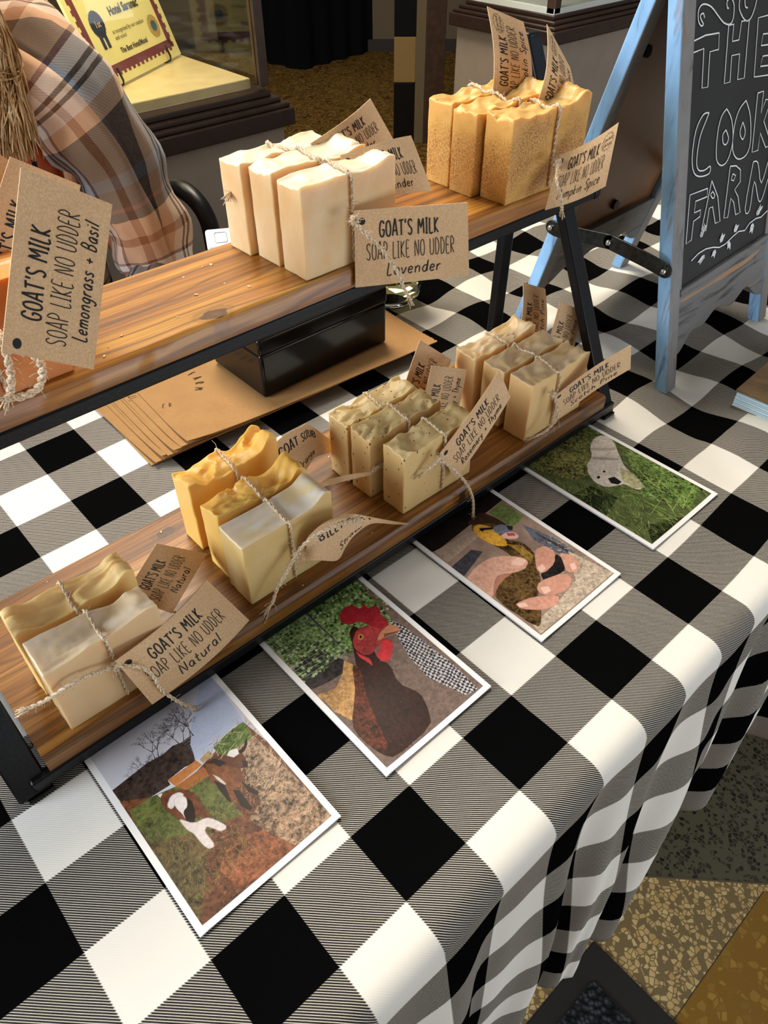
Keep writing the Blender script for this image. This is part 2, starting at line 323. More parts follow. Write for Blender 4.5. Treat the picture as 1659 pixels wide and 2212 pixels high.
TAILS={'natA1': [(-4.15,4.1,1.39),(-4.43,4.1,1.51),(-4.71,4.1,1.55),(-5.0,4.2,1.42),(-5.2,4.3,1.34)],'natA2': [(-4.16,4.05,1.46),(-3.93,3.95,1.34),(-3.82,3.9,1.1),(-3.78,3.88,.75),(-3.64,3.85,.36),(-3.5,3.8,.13)],'billy1': [(-1.26,4.2,1.31),(-1.49,4.15,1.13),(-1.7,4.12,.96),(-1.81,4.1,.81),(-1.93,4.1,.67)],'billy2': [(-1.26,4.2,1.31),(-1.13,4.1,1.55),(-.93,4.05,1.62),(-.63,4.0,1.62),(-.32,4.0,1.51)],'thyA1': [(1.57,4.1,1.58),(1.87,4.0,1.22),(2.09,3.9,.84),(2.21,3.85,.47),(2.26,3.85,.05)],'thyA2': [(1.57,4.1,1.58),(1.42,4.15,1.47),(1.31,4.2,1.4)],'lavA': [(.8,5.15,5.33),(.86,5.0,5.18),(1.06,4.9,4.94),(1.26,4.8,4.59),(1.32,4.75,4.38),(1.44,4.75,4.17)],'pumpA': [(4.96,5.1,5.12),(4.58,4.8,5.02),(4.61,4.7,4.79),(4.7,4.7,4.56)],'pineA': [(4.4,4.05,1.55),(4.44,3.95,1.31),(4.42,3.9,1.09),(4.23,3.95,.89),(4.01,4.05,.79)],'lem1': [(-3.68,5.0,5.38),(-3.6,4.95,5.3),(-3.54,4.9,5.17),(-3.55,4.95,4.99),(-3.62,5.0,4.84),(-3.78,5.05,4.78),(-3.94,5.1,4.81)],'lem2': [(-3.74,5.15,5.38),(-3.78,5.1,5.13),(-3.83,5.1,4.93),(-3.9,5.1,4.8)],'lem3': [(-3.68,5.0,5.38),(-3.71,5.1,5.39),(-3.76,5.2,5.46)],'orB': [(.8,4.9,1.23),(.94,4.9,1.27),(1.08,4.95,1.23)],'lavC': [(.27,7.0,5.42),(.15,6.9,5.43),(.05,6.85,5.39)]}
CHALK_=[[(8.83,6.22),(9.24,6.25),(9.75,6.22),(9.76,5.97),(9.43,5.98),(9.41,5.44),(9.19,5.46),(9.2,6.06),(8.83,6.05)],[(10.1,6.29),(10.3,6.28),(10.28,6.02),(10.55,6.01),(10.61,6.29),(10.92,6.26),(10.87,5.35),(10.59,5.37),(10.61,5.78),(10.29,5.8),(10.28,5.38),(10.05,5.39),(10.1,6.29)],[(11.84,6.25),(11.3,6.26),(11.3,5.3),(12.08,5.22)],[(11.91,5.94),(11.56,5.97),(11.51,5.79),(11.96,5.75)],[(12.0,5.57),(11.62,5.6),(11.55,5.44),(12.04,5.39)],[(9.51,5.01),(9.28,5.02),(9.02,4.8),(8.92,4.38),(9.02,4.1),(9.29,3.98),(9.63,3.96),(9.65,4.08),(9.42,4.06),(9.18,4.12),(9.1,4.31),(9.19,4.66),(9.39,4.89),(9.51,5.01)],[(10.21,4.95),(10.45,4.72),(10.55,4.33),(10.38,4.03),(10.11,3.99),(9.89,4.17),(9.89,4.6),(10.02,4.86),(10.21,4.95)],[(10.23,4.59),(10.36,4.42),(10.27,4.33),(10.14,4.38),(10.11,4.53),(10.23,4.59)],[(11.02,4.95),(11.26,4.63),(11.35,4.16),(11.2,3.95),(10.83,3.95),(10.57,4.17),(10.58,4.58),(10.75,4.84),(11.02,4.95)],[(10.94,4.59),(11.08,4.4),(10.99,4.27),(10.84,4.42),(10.94,4.59)],[(11.52,4.99),(11.46,3.94),(11.74,3.92),(11.78,4.23),(12.1,3.9),(12.38,3.89),(11.91,4.42),(12.18,4.76),(11.92,4.81),(11.75,4.6),(11.79,4.98),(11.52,4.99)],[(9.59,3.7),(8.89,3.75),(8.8,2.88),(9.01,2.9),(9.07,3.23),(9.33,3.25),(9.34,3.37),(9.09,3.38),(9.12,3.58),(9.59,3.55),(9.59,3.7)],[(9.75,3.8),(9.42,2.98),(9.6,2.91),(9.7,3.31),(9.84,3.3),(9.99,2.95),(10.2,2.93),(10.04,3.44),(9.75,3.8)],[(9.81,3.59),(9.91,3.49),(9.83,3.46),(9.73,3.55),(9.81,3.59)],[(10.51,3.89),(10.36,2.95),(10.54,2.92),(10.62,3.27),(10.77,3.15),(10.89,2.88),(11.1,2.87),(10.95,3.22),(10.77,3.39),(11.01,3.49),(10.98,3.72),(10.77,3.84),(10.51,3.89)],[(10.64,3.72),(10.78,3.66),(10.7,3.58),(10.59,3.62),(10.64,3.72)],[(11.56,3.74),(11.33,2.89),(11.56,2.8),(11.68,3.34),(11.96,2.9),(12.15,2.89),(12.44,3.29),(12.58,2.65),(12.85,2.62),(12.62,3.58),(12.35,3.66),(12.04,3.22),(11.79,3.67),(11.56,3.74)],[(9.18,6.51),(9.13,6.58),(9.03,6.56),(9.07,6.49),(9.15,6.42),(9.06,6.41),(8.96,6.51),(8.97,6.66),(9.13,6.71),(9.41,6.64),(9.68,6.48),(9.91,6.35),(10.14,6.3),(10.26,6.37),(10.27,6.56),(10.15,6.68),(9.99,6.66),(10.01,6.56),(10.07,6.55)],[(10.48,6.66),(10.49,6.48),(10.74,6.29),(10.95,6.28),(11.1,6.41),(11.19,6.58)],[(10.68,6.63),(10.72,6.5),(10.82,6.47)],[(9.04,2.49),(9.33,2.55),(9.64,2.55),(9.96,2.49),(10.23,2.41),(10.5,2.4),(10.82,2.46),(11.1,2.49),(11.39,2.43),(11.61,2.52),(11.9,2.54),(12.17,2.5),(12.44,2.55),(12.75,2.52)]]
CHALK_LEAF_=[[(9.39,2.85),(9.36,2.91)],[(9.39,2.85),(9.48,2.85)],[(9.42,2.87),(9.39,2.94)],[(9.42,2.87),(9.51,2.88)],[(9.44,2.9),(9.41,2.96)],[(9.44,2.9),(9.53,2.91)],[(9.47,2.93),(9.44,2.99)],[(9.47,2.93),(9.56,2.93)],[(9.5,2.95),(9.46,3.02)],[(9.5,2.95),(9.59,2.96)],[(9.52,2.98),(9.49,3.04)],[(9.52,2.98),(9.61,2.99)],[(9.55,3.01),(9.52,3.07)],[(9.55,3.01),(9.64,3.01)],[(9.59,2.44),(9.59,2.38)],[(9.59,2.44),(9.48,2.45)],[(9.56,2.42),(9.56,2.37)],[(9.56,2.42),(9.45,2.44)],[(9.53,2.41),(9.53,2.36)],[(9.53,2.41),(9.42,2.43)],[(9.5,2.4),(9.5,2.34)],[(9.5,2.4),(9.39,2.42)],[(9.47,2.39),(9.47,2.33)],[(9.47,2.39),(9.36,2.4)],[(9.44,2.38),(9.44,2.32)],[(9.44,2.38),(9.33,2.39)],[(9.41,2.37),(9.41,2.31)],[(9.41,2.37),(9.31,2.38)],[(10.06,2.41),(10.09,2.34)],[(10.06,2.41),(9.96,2.4)],[(10.04,2.4),(10.08,2.33)],[(10.04,2.4),(9.95,2.39)],[(10.03,2.38),(10.07,2.32)],[(10.03,2.38),(9.94,2.38)],[(10.02,2.37),(10.06,2.3)],[(10.02,2.37),(9.93,2.36)],[(10.01,2.36),(10.05,2.29)],[(10.01,2.36),(9.92,2.35)],[(10.0,2.34),(10.04,2.27)],[(10.0,2.34),(9.91,2.33)],[(9.99,2.33),(10.03,2.26)],[(9.99,2.33),(9.9,2.32)],[(10.27,2.5),(10.24,2.57)],[(10.27,2.5),(10.37,2.51)],[(10.29,2.52),(10.25,2.58)],[(10.29,2.52),(10.38,2.52)],[(10.3,2.53),(10.27,2.6)],[(10.3,2.53),(10.4,2.54)],[(10.32,2.55),(10.28,2.62)],[(10.32,2.55),(10.41,2.56)],[(10.33,2.57),(10.3,2.63)],[(10.33,2.57),(10.43,2.57)],[(10.35,2.58),(10.31,2.65)],[(10.35,2.58),(10.45,2.59)],[(10.36,2.6),(10.33,2.67)],[(10.36,2.6),(10.46,2.61)],[(10.67,2.41),(10.74,2.34)],[(10.67,2.41),(10.6,2.38)],[(10.67,2.39),(10.75,2.32)],[(10.67,2.39),(10.6,2.36)],[(10.67,2.37),(10.75,2.3)],[(10.67,2.37),(10.6,2.34)],[(10.67,2.35),(10.75,2.28)],[(10.67,2.35),(10.61,2.32)],[(10.67,2.33),(10.75,2.26)],[(10.67,2.33),(10.61,2.31)],[(10.68,2.32),(10.75,2.24)],[(10.68,2.32),(10.61,2.29)],[(10.68,2.3),(10.75,2.22)],[(10.68,2.3),(10.61,2.27)],[(10.9,2.53),(10.86,2.59)],[(10.9,2.53),(11.0,2.53)],[(10.91,2.54),(10.88,2.61)],[(10.91,2.54),(11.01,2.55)],[(10.93,2.56),(10.89,2.62)],[(10.93,2.56),(11.03,2.56)],[(10.94,2.57),(10.9,2.64)],[(10.94,2.57),(11.04,2.58)],[(10.96,2.59),(10.92,2.65)],[(10.96,2.59),(11.06,2.59)],[(10.97,2.6),(10.93,2.67)],[(10.97,2.6),(11.07,2.61)],[(10.99,2.62),(10.95,2.68)],[(10.99,2.62),(11.09,2.62)],[(11.77,2.47),(11.84,2.4)],[(11.77,2.47),(11.68,2.45)],[(11.77,2.45),(11.83,2.38)],[(11.77,2.45),(11.67,2.43)],[(11.76,2.43),(11.82,2.35)],[(11.76,2.43),(11.66,2.41)],[(11.75,2.4),(11.81,2.33)],[(11.75,2.4),(11.65,2.39)],[(11.74,2.38),(11.8,2.31)],[(11.74,2.38),(11.65,2.37)],[(11.73,2.36),(11.79,2.29)],[(11.73,2.36),(11.64,2.34)],[(11.72,2.34),(11.78,2.26)],[(11.72,2.34),(11.63,2.32)],[(11.94,2.6),(11.91,2.67)],[(11.94,2.6),(12.06,2.6)],[(11.97,2.62),(11.94,2.69)],[(11.97,2.62),(12.08,2.62)],[(12.0,2.64),(11.96,2.7)],[(12.0,2.64),(12.11,2.64)],[(12.02,2.66),(11.99,2.72)],[(12.02,2.66),(12.14,2.66)],[(12.05,2.68),(12.02,2.74)],[(12.05,2.68),(12.17,2.67)],[(12.08,2.69),(12.05,2.76)],[(12.08,2.69),(12.19,2.69)],[(12.11,2.71),(12.08,2.78)],[(12.11,2.71),(12.22,2.71)]]
PICS={'goat': ((200,198,205),[((58,46,40),[(.04,.271),(.16,.263),(.295,.255),(.405,.265),(.479,.257),(.537,.269),(.605,.268),(.548,.362),(.529,.397),(.464,.38),(.334,.385),(.332,.41),(.196,.403),(.054,.395),(.045,.343)],.35),((178,186,208),[(.93,.021),(.978,.043),(.928,.372),(.85,.355),(.679,.384),(.54,.386),(.571,.307),(.637,.239),(.746,.155)],.03),((104,64,42),[(.012,.323),(.196,.403),(.351,.432),(.496,.433),(.923,.369),(.96,.53),(.996,.999),(.906,1.015),(.033,.982),(.003,.964)],.35),((84,110,50),[(.671,.385),(.809,.367),(.923,.369),(.912,.465),(.787,.46),(.697,.452),(.677,.429)],.3),((150,122,96),[(.787,.46),(.919,.458),(.938,.643),(.966,1.001),(.626,.961),(.579,.757),(.695,.725),(.73,.585)],.5),((92,98,50),[(.058,.397),(.196,.403),(.351,.432),(.389,.477),(.524,.461),(.561,.644),(.559,.725),(.458,.694),(.384,.69),(.056,.57),(.043,.484)],.3),((92,76,44),[(.056,.57),(.384,.69),(.236,.792),(.029,.98),(.003,.964),(.004,.411)],.4),((134,80,52),[(.429,.776),(.606,.833),(.685,.969),(.489,.99),(.296,.945),(.275,.842)],.35),((190,122,68),[(.334,.385),(.54,.386),(.553,.422),(.351,.432)],.1),((165,102,55),[(.351,.432),(.551,.432),(.567,.486),(.389,.477)],.1),((178,152,112),[(.56,.393),(.639,.383),(.644,.42),(.564,.418)],.1),((225,215,210),[(.235,.41),(.265,.419),(.247,.455)],.05),((108,62,40),[(.249,.424),(.313,.431),(.384,.468),(.419,.516),(.415,.577),(.417,.65),(.379,.642),(.353,.601),(.316,.614),(.251,.559),(.229,.506),(.223,.461)],.2),((222,212,208),[(.242,.483),(.295,.452),(.35,.462),(.365,.489),(.31,.493),(.255,.511)],.05),((225,215,210),[(.285,.478),(.34,.474),(.364,.504),(.336,.56),(.286,.591),(.289,.552),(.28,.526)],.05),((35,22,18),[(.364,.504),(.377,.533),(.351,.589),(.317,.619),(.287,.617),(.283,.594),(.299,.548),(.338,.541)],.2),((218,204,198),[(.254,.556),(.31,.62),(.388,.632),(.415,.658),(.451,.715),(.438,.727),(.405,.722),(.376,.685),(.358,.664),(.332,.678),(.337,.739),(.326,.757),(.295,.75),(.28,.72),(.277,.655),(.257,.623)],.08),((120,70,40),[(.566,.43),(.625,.426),(.668,.481),(.715,.531),(.72,.568),(.692,.595),(.685,.655),(.72,.687),(.702,.698),(.668,.672),(.665,.622),(.646,.6),(.624,.661),(.63,.727),(.609,.735),(.585,.7),(.587,.639),(.554,.65),(.553,.597),(.549,.519),(.548,.464)],.2),((30,20,15),[(.552,.516),(.587,.564),(.554,.65),(.544,.634),(.541,.569)],.1),((30,20,15),[(.605,.607),(.634,.625),(.63,.727),(.608,.729),(.583,.689)],.1),((30,20,15),[(.679,.587),(.684,.623),(.72,.687),(.698,.695),(.67,.657)],.1),((95,50,30),[(.681,.454),(.753,.452),(.792,.469),(.789,.508),(.777,.546),(.751,.558),(.717,.544),(.689,.516),(.653,.483)],.15),((228,220,215),[(.705,.457),(.74,.444),(.788,.459),(.774,.487),(.733,.486)],.05),((28,20,18),[(.772,.475),(.825,.472),(.874,.442),(.863,.465),(.823,.488),(.787,.495)],.1),((30,22,20),[(.762,.52),(.783,.541),(.765,.562),(.737,.554)],.1),((32,22,20),[(.616,.449),(.655,.452),(.679,.487),(.627,.481)],.1),((40,26,20),[(.582,.428),(.634,.431),(.667,.468),(.63,.463)],.1),((215,200,190),[(.567,.486),(.588,.521),(.598,.566),(.585,.565),(.569,.526)],.05)]),'hen': ((118,98,88),[((108,134,76),[(.011,.051),(.947,.019),(.889,.371),(.874,.428),(.436,.408),(.369,.367),(.166,.343),(.026,.294)],.6),((150,140,120),[(.041,.268),(.369,.367),(.418,.422),(.367,.44),(.051,.321)],.3),((48,42,45),[(.059,.302),(.293,.272),(.301,.327),(.384,.426),(.307,.476),(.134,.465),(.021,.443),(.02,.384)],.5),((195,148,92),[(.038,.487),(.183,.517),(.29,.477),(.376,.421),(.408,.489),(.144,.693),(.097,.697),(.049,.604),(.056,.553)],.25),((200,196,196),[(.869,.385),(.907,.462),(.934,.782),(.916,.971),(.815,.95),(.725,.764),(.747,.609),(.813,.484)],-1),((46,22,18),[(.526,.362),(.564,.307),(.646,.291),(.628,.424),(.56,.532),(.6,.581),(.534,.695),(.595,.8),(.548,.883),(.475,.957),(.131,.963),(.078,.911),(.053,.796),(.074,.715),(.248,.602),(.408,.489)],.25),((94,42,24),[(.4,.46),(.415,.517),(.304,.636),(.207,.795),(.16,.901),(.078,.911),(.053,.796),(.09,.703),(.252,.604)],.5),((168,58,60),[(.626,.319),(.712,.337),(.78,.392),(.818,.428),(.733,.461),(.625,.472),(.563,.485),(.512,.466),(.496,.42),(.516,.369)],.2),((162,38,48),[(.577,.236),(.612,.196),(.683,.17),(.738,.183),(.761,.18),(.758,.216),(.784,.236),(.834,.21),(.82,.26),(.872,.264),(.888,.294),(.85,.34),(.86,.38),(.822,.417),(.762,.394),(.728,.36),(.709,.315),(.683,.287),(.615,.279)],.15),((192,128,92),[(.737,.412),(.841,.406),(.872,.441),(.87,.479),(.804,.468),(.729,.453),(.659,.445)],.08),((120,70,55),[(.752,.436),(.817,.458),(.87,.479),(.807,.465),(.728,.448)],.05),((205,52,58),[(.688,.46),(.733,.461),(.748,.496),(.715,.527),(.623,.57),(.583,.56),(.569,.525),(.584,.497),(.623,.496)],.1),((205,62,62),[(.488,.415),(.503,.461),(.527,.5),(.495,.544),(.491,.505),(.475,.459)],.1),((195,135,62),[(.623,.353),(.63,.366),(.621,.38),(.6,.389),(.582,.385),(.575,.373),(.584,.358),(.605,.35)],.02),((15,10,8),[(.614,.361),(.61,.374),(.591,.378),(.595,.365)],0)]),'duck': ((150,126,112),[((26,22,20),[(-.024,.028),(1.013,.005),(1.018,.174),(.908,.177),(.589,.186),(.075,.21),(-.013,.177)],.2),((112,128,72),[(.75,.195),(.92,.185),(.939,.354),(.784,.369),(.752,.328)],.2),((172,150,134),[(.063,.203),(.518,.229),(.473,.287),(.052,.315)],.1),((62,62,70),[(.018,.352),(.307,.33),(.362,.384),(-.003,.452)],.2),((96,100,112),[(.852,.388),(.926,.602),(.92,.74),(.813,.715),(.78,.514)],.2),((60,58,60),[(.852,.474),(.902,.669),(.878,.735),(.853,.558)],.2),((190,172,152),[(.89,.702),(.957,.967),(.046,.967),(.074,.902),(.397,.892),(.677,.863)],.25),((88,66,36),[(.487,.211),(.607,.175),(.725,.224),(.702,.298),(.68,.37),(.609,.411),(.689,.48),(.674,.572),(.597,.644),(.456,.748),(.307,.803),(.241,.868),(.096,.94),(.067,.881),(.066,.83),(.05,.735),(.071,.642),(.177,.58),(.318,.552),(.487,.538),(.506,.471),(.47,.348),(.478,.269)],.5),((218,164,62),[(.508,.213),(.587,.217),(.642,.304),(.613,.351),(.609,.411),(.561,.453),(.485,.397),(.463,.323),(.462,.264)],.15),((150,118,52),[(.575,.431),(.654,.499),(.639,.591),(.56,.621),(.578,.514)],.3),((58,40,28),[(.497,.174),(.626,.147),(.715,.17),(.748,.256),(.749,.348),(.702,.328),(.667,.259),(.549,.21)],.3),((40,28,20),[(.543,.244),(.652,.298),(.634,.308),(.528,.261)],.1),((112,118,134),[(.636,.29),(.718,.303),(.77,.365),(.731,.384),(.663,.372),(.622,.36),(.606,.325)],.1),((40,38,42),[(.741,.334),(.776,.364),(.734,.385),(.714,.365)],.1),((228,178,168),[(.602,.365),(.68,.37),(.732,.401),(.726,.44),(.683,.447),(.616,.407)],.05),((170,90,85),[(.671,.375),(.72,.405),(.707,.424),(.657,.398)],.05),((15,12,10),[(.571,.253),(.565,.273),(.532,.276),(.538,.256)],0),((214,164,142),[(.02,.466),(.186,.434),(.361,.442),(.472,.49),(.563,.565),(.553,.607),(.474,.628),(.369,.606),(.263,.557),(.177,.58),(.036,.657),(.026,.588),(.024,.505)],.1),((238,194,178),[(.452,.537),(.53,.541),(.559,.592),(.48,.604),(.425,.559)],.03),((176,122,100),[(.177,.58),(.263,.557),(.369,.606),(.284,.599),(.169,.612),(.042,.657)],.1),((36,32,32),[(.518,.711),(.791,.673),(.788,.744),(.692,.778),(.473,.762)],.4),((206,150,128),[(.701,.568),(.799,.587),(.808,.653),(.7,.71),(.555,.718),(.525,.681),(.615,.616)],.08),((208,154,130),[(.813,.672),(.881,.733),(.851,.801),(.748,.835),(.693,.79),(.774,.722)],.08),((208,152,130),[(.448,.734),(.678,.785),(.68,.846),(.546,.879),(.382,.837),(.357,.77)],.08),((206,150,130),[(.133,.75),(.291,.782),(.459,.863),(.391,.906),(.252,.881),(.124,.797)],.08),((236,192,176),[(.551,.664),(.625,.664),(.601,.704),(.532,.704)],.02),((236,192,176),[(.781,.765),(.829,.78),(.786,.816),(.735,.808)],.02),((236,192,176),[(.404,.764),(.47,.79),(.445,.825),(.378,.813)],.02),((236,192,176),[(.136,.756),(.203,.779),(.192,.814),(.125,.784)],.02)]),'dog': ((84,94,54),[((118,112,64),[(.052,.036),(.957,.064),(.398,.372),(.224,.341),(.13,.21)],.6),((40,48,24),[(-.021,.409),(.264,.438),(.315,.612),(.028,.665),(-.001,.513)],.5),((44,50,26),[(.209,.862),(.531,.969),(.495,1.035),(.044,.973)],.5),((98,120,62),[(.917,.375),(1.074,.523),(.978,.918),(.644,.949),(.483,.714)],.6),((208,198,184),[(.719,.201),(.85,.164),(.955,.183),(.96,.265),(.826,.373),(.72,.466),(.679,.542),(.614,.662),(.529,.659),(.51,.563),(.468,.555),(.351,.511),(.33,.435),(.396,.351),(.484,.297),(.615,.272)],.12),((176,170,128),[(.674,.458),(.692,.55),(.607,.675),(.526,.626),(.543,.534)],.2),((176,164,148),[(.615,.272),(.679,.324),(.763,.388),(.747,.41),(.648,.339),(.594,.291)],.05),((180,168,152),[(.711,.21),(.803,.279),(.885,.315),(.855,.337),(.76,.285),(.686,.23)],.05),((30,28,28),[(.465,.467),(.526,.484),(.517,.543),(.464,.545),(.431,.508)],.05),((25,22,22),[(.535,.405),(.53,.419),(.503,.42),(.508,.406)],0),((25,22,22),[(.436,.412),(.428,.43),(.395,.432),(.402,.414)],0)])}
TREES=[[(.275,.386),(.286,.25)],[(.343,.284),(.403,.158)],[(.524,.284),(.535,.202)],[(.601,.277),(.638,.203)]]
HENPOLE=[(.441,.031),(.436,.408)]
# ---------------------------------------------------------------- flat print pictures, painted in code
def vnoise(h, w, cell, seed, octv=4):
    rg = np.random.default_rng(seed); out = np.zeros((h,w)); amp = 1; tot = 0
    for o in range(octv):
        c = max(1.5, cell/2**o); gh, gw = int(h/c)+3, int(w/c)+3; g_ = rg.random((gh,gw))
        y = np.arange(h)/c; x = np.arange(w)/c; yi = y.astype(int); xi = x.astype(int); fy = (y-yi)[:,None]; fx = (x-xi)[None,:]
        fy = fy*fy*(3-2*fy); fx = fx*fx*(3-2*fx)
        A = g_[yi][:,xi]; B_ = g_[yi][:,xi+1]; C_ = g_[yi+1][:,xi]; D_ = g_[yi+1][:,xi+1]
        out += amp*((A*(1-fx)+B_*fx)*(1-fy)+(C_*(1-fx)+D_*fx)*fy); tot += amp; amp *= .6
    return out/tot
PW, PH = 440, 660
def lin(c): return np.array(rgb(*c))
def chaikin(P):
    if len(P) < 6: return P
    P = np.array(P); Q = np.roll(P,-1,0); return np.stack([P*.8+Q*.2, P*.2+Q*.8],1).reshape(-1,2)
def pmask(P, raw=False):
    P = np.array(P if raw else chaikin(P))*[PW,PH]; x0, y0 = np.floor(P.min(0)-1).astype(int); x1, y1 = np.ceil(P.max(0)+2).astype(int)
    x0, y0, x1, y1 = max(x0,0), max(y0,0), min(x1,PW), min(y1,PH)
    if x1 <= x0 or y1 <= y0: return None
    m = np.zeros((y1-y0, x1-x0))
    for oy in (.25,.75):
        for ox in (.25,.75):
            Y, X = np.mgrid[y0:y1, x0:x1]; X = X+ox; Y = Y+oy; k = np.zeros(X.shape,bool)
            for i in range(len(P)):
                ax, ay = P[i]; bx, by = P[(i+1) % len(P)]
                if ay == by: continue
                k ^= ((ay > Y) != (by > Y)) & (X < (bx-ax)*(Y-ay)/(by-ay)+ax)
            m += k/4
    return m, x0, y0, x1, y1
def blur(m, n):
    for k in range(n):
        p = np.pad(m,1,mode='edge' if k < 0 else 'constant'); m = (p[:-2,1:-1]+p[2:,1:-1]+p[1:-1,:-2]+p[1:-1,2:]+p[1:-1,1:-1])/5
    return m
def paint(key):
    base, polys = PICS[key]; rg = np.random.default_rng(len(key)*7+3)
    im = np.ones((PH,PW,3))*lin(base); n1 = vnoise(PH,PW,60,1); n2 = vnoise(PH,PW,9,2,3); n3 = rg.random((PH,PW))
    if key == 'dog' or key == 'duck': im *= (.5+1.0*n1)[...,None]
    if key == 'hen': im *= (.55+.9*n2)[...,None]
    def fill(c, P, nz, soft=0):
        r = pmask(P, bool(soft))
        if r is None: return
        m, x0, y0, x1, y1 = r
        if soft: m = np.clip(m+(n3[y0:y1,x0:x1]-.5)*0,0,1)
        a = m[...,None]; col = lin(c)
        s1 = n2[y0:y1,x0:x1]; s2 = n3[y0:y1,x0:x1]; s0 = n1[y0:y1,x0:x1]
        if nz == -1: # barred feathers
            Y, X = np.mgrid[y0:y1,x0:x1]; k = ((np.sin((X*.9+Y*.35)*.42+6*s0)*np.sin((Y-.6*X)*.33+5*s1)) > 0); cc = np.where(k[...,None], lin((196,192,194)), lin((42,38,42)))
        else: cc = col*(1+nz*2.0*((s1-.5)*2.6+(s2-.5)*1.0+(s0-.5)*1.6))[...,None]
        if not soft and 0 < nz <= .25 and m.shape[0] > 14 and m.shape[1] > 14: cc = cc*(.5+.55*np.clip(blur(m,26)*1.15,0,1))[...,None]
        im[y0:y1,x0:x1] = im[y0:y1,x0:x1]*(1-a)+np.clip(cc,0,1)*a
    def stroke(p, q, w, c, nz=0.0):
        p = np.array(p); q = np.array(q); d = (q-p)*[PW,PH]; L = np.hypot(*d)+1e-6; n = np.array([-d[1],d[0]])/L*w/2/[PW,PH]
        fill(c, [p+n,q+n*.3,q-n*.3,p-n], nz)
    def blades(N, box, ang, ln, cols, w=2.2):
        for i in range(N):
            x = rg.uniform(box[0],box[2]); y = rg.uniform(box[1],box[3]); a = ang+rg.normal(0,.55); l = ln*rg.uniform(.5,1.4)
            stroke((x,y),(x+math.cos(a)*l,y+math.sin(a)*l*PW/PH),w*rg.uniform(.6,1.4),cols[rg.integers(len(cols))])
    n_body = {'goat':11,'hen':5,'duck':7,'dog':4}[key]
    for c, P, nz in polys[:n_body]: fill(c, P, nz, 1)
    if key == 'dog':
        blades(1500,(0,0,1,1),-1.2,.075,[(40,50,26),(70,84,42),(124,140,76),(156,172,98),(98,112,58),(30,36,20),(24,28,18)])
        blades(260,(.35,.0,1,.75),-1.9,.12,[(168,182,112),(120,136,72),(58,72,36)])
        blades(30,(.3,.7,.8,1),-1.3,.3,[(90,128,48),(150,176,92)],3)
    if key == 'goat':
        blades(900,(0,.46,.5,.9),-1.4,.022,[(110,120,52),(78,84,40),(60,58,34),(128,124,70)],1.8)
        blades(330,(.6,.36,1,.72),-.5,.05,[(190,160,128),(110,82,60),(70,52,38),(206,182,150)],1.6)
        blades(900,(.2,.6,1,1),.4,.012,[(168,110,78),(84,50,34),(70,44,30),(120,76,50)],2.4); blades(60,(.2,.6,1,1),.4,.06,[(180,130,94),(70,44,30)],1.4)
        def br(p, a, l, w, dpt):
            q = (p[0]+math.cos(a)*l, p[1]+math.sin(a)*l*PW/PH); stroke(p,q,w,(62,50,48))
            if dpt:
                for k in range(3): br(q, a+rg.normal(0,.5), l*rg.uniform(.55,.85), w*.66, dpt-1)
        for T__ in TREES:
            (x0,y0),(x1,y1) = T__; a = math.atan2((y1-y0)*PH/PW, x1-x0)
            for k in range(2): br((x0+k*.02,y0), a+rg.normal(0,.15), .09, 3.4, 4)
        for k in range(26): stroke((.50+.002*k,-.02+.014*k),(1.0,.02+.0125*k),.9,(150,158,182))
    if key == 'hen':
        for i in range(900):
            x = rg.uniform(0,1); y = rg.uniform(0,.42); 
            if y < .42-.1*x: fill([(150,178,110),(100,126,66),(58,72,42),(184,202,150)][rg.integers(4)], [(x,y),(x+.02,y-.006),(x+.03,y+.004),(x+.012,y+.012)], .1)
        for i in range(13):
            stroke((-.02,.03+.028*i),(.46,.06+.028*i),1.5,(190,200,180))
            stroke((.0+.036*i,.02),(.03+.036*i,.38),1.3,(178,190,168))
        stroke(HENPOLE[0],HENPOLE[1],9,(66,70,70)); stroke((HENPOLE[0][0]-.01,HENPOLE[0][1]),HENPOLE[1],3,(120,124,122))
        blades(300,(.0,.45,1,1),.2,.03,[(150,124,108),(84,66,58),(110,88,76)],2)
    if key == 'duck':
        for i in range(620):
            pass
    if key == 'duck': blades(500,(.45,.55,1,1),.5,.02,[(214,198,176),(150,132,112),(176,158,138)],3)
    for qi, (c, P, nz) in enumerate(polys[n_body:]):
        fill(c, P, nz)
        if (key == 'duck' and qi == 0) or (key == 'hen' and 0 <= qi <= 1) or (key == 'dog' and qi == 0):
            r = pmask(P); m, x0, y0, x1, y1 = r; Q = np.array(P); lo, hi = Q.min(0), Q.max(0); cl = {'duck':[(40,30,18),(140,112,58),(96,74,40),(170,130,66),(30,22,16)],'hen':[(96,44,26),(34,16,14),(70,30,20),(24,12,10)],'dog':[(228,220,208),(186,174,158),(214,204,190)]}[key]
            for i in range(900 if key != 'dog' else 300):
                x = rg.uniform(lo[0],hi[0]); y = rg.uniform(lo[1],hi[1]); xi = int(x*PW)-x0; yi = int(y*PH)-y0
                if 0 <= xi < m.shape[1] and 0 <= yi < m.shape[0] and m[yi,xi] > .9:
                    a = {'duck':1.3,'hen':1.5,'dog':.2}[key]+rg.normal(0,.35); l = .022; stroke((x,y),(x+math.cos(a)*l,y+math.sin(a)*l*PW/PH),1.7,cl[rg.integers(len(cl))])
    if key == 'hen':
        blades(420,(.3,.42,.85,.98),1.7,.05,[(88,40,24),(40,20,16),(110,56,30),(26,14,12)],1.8) if False else None
    return np.clip(im,0,1)
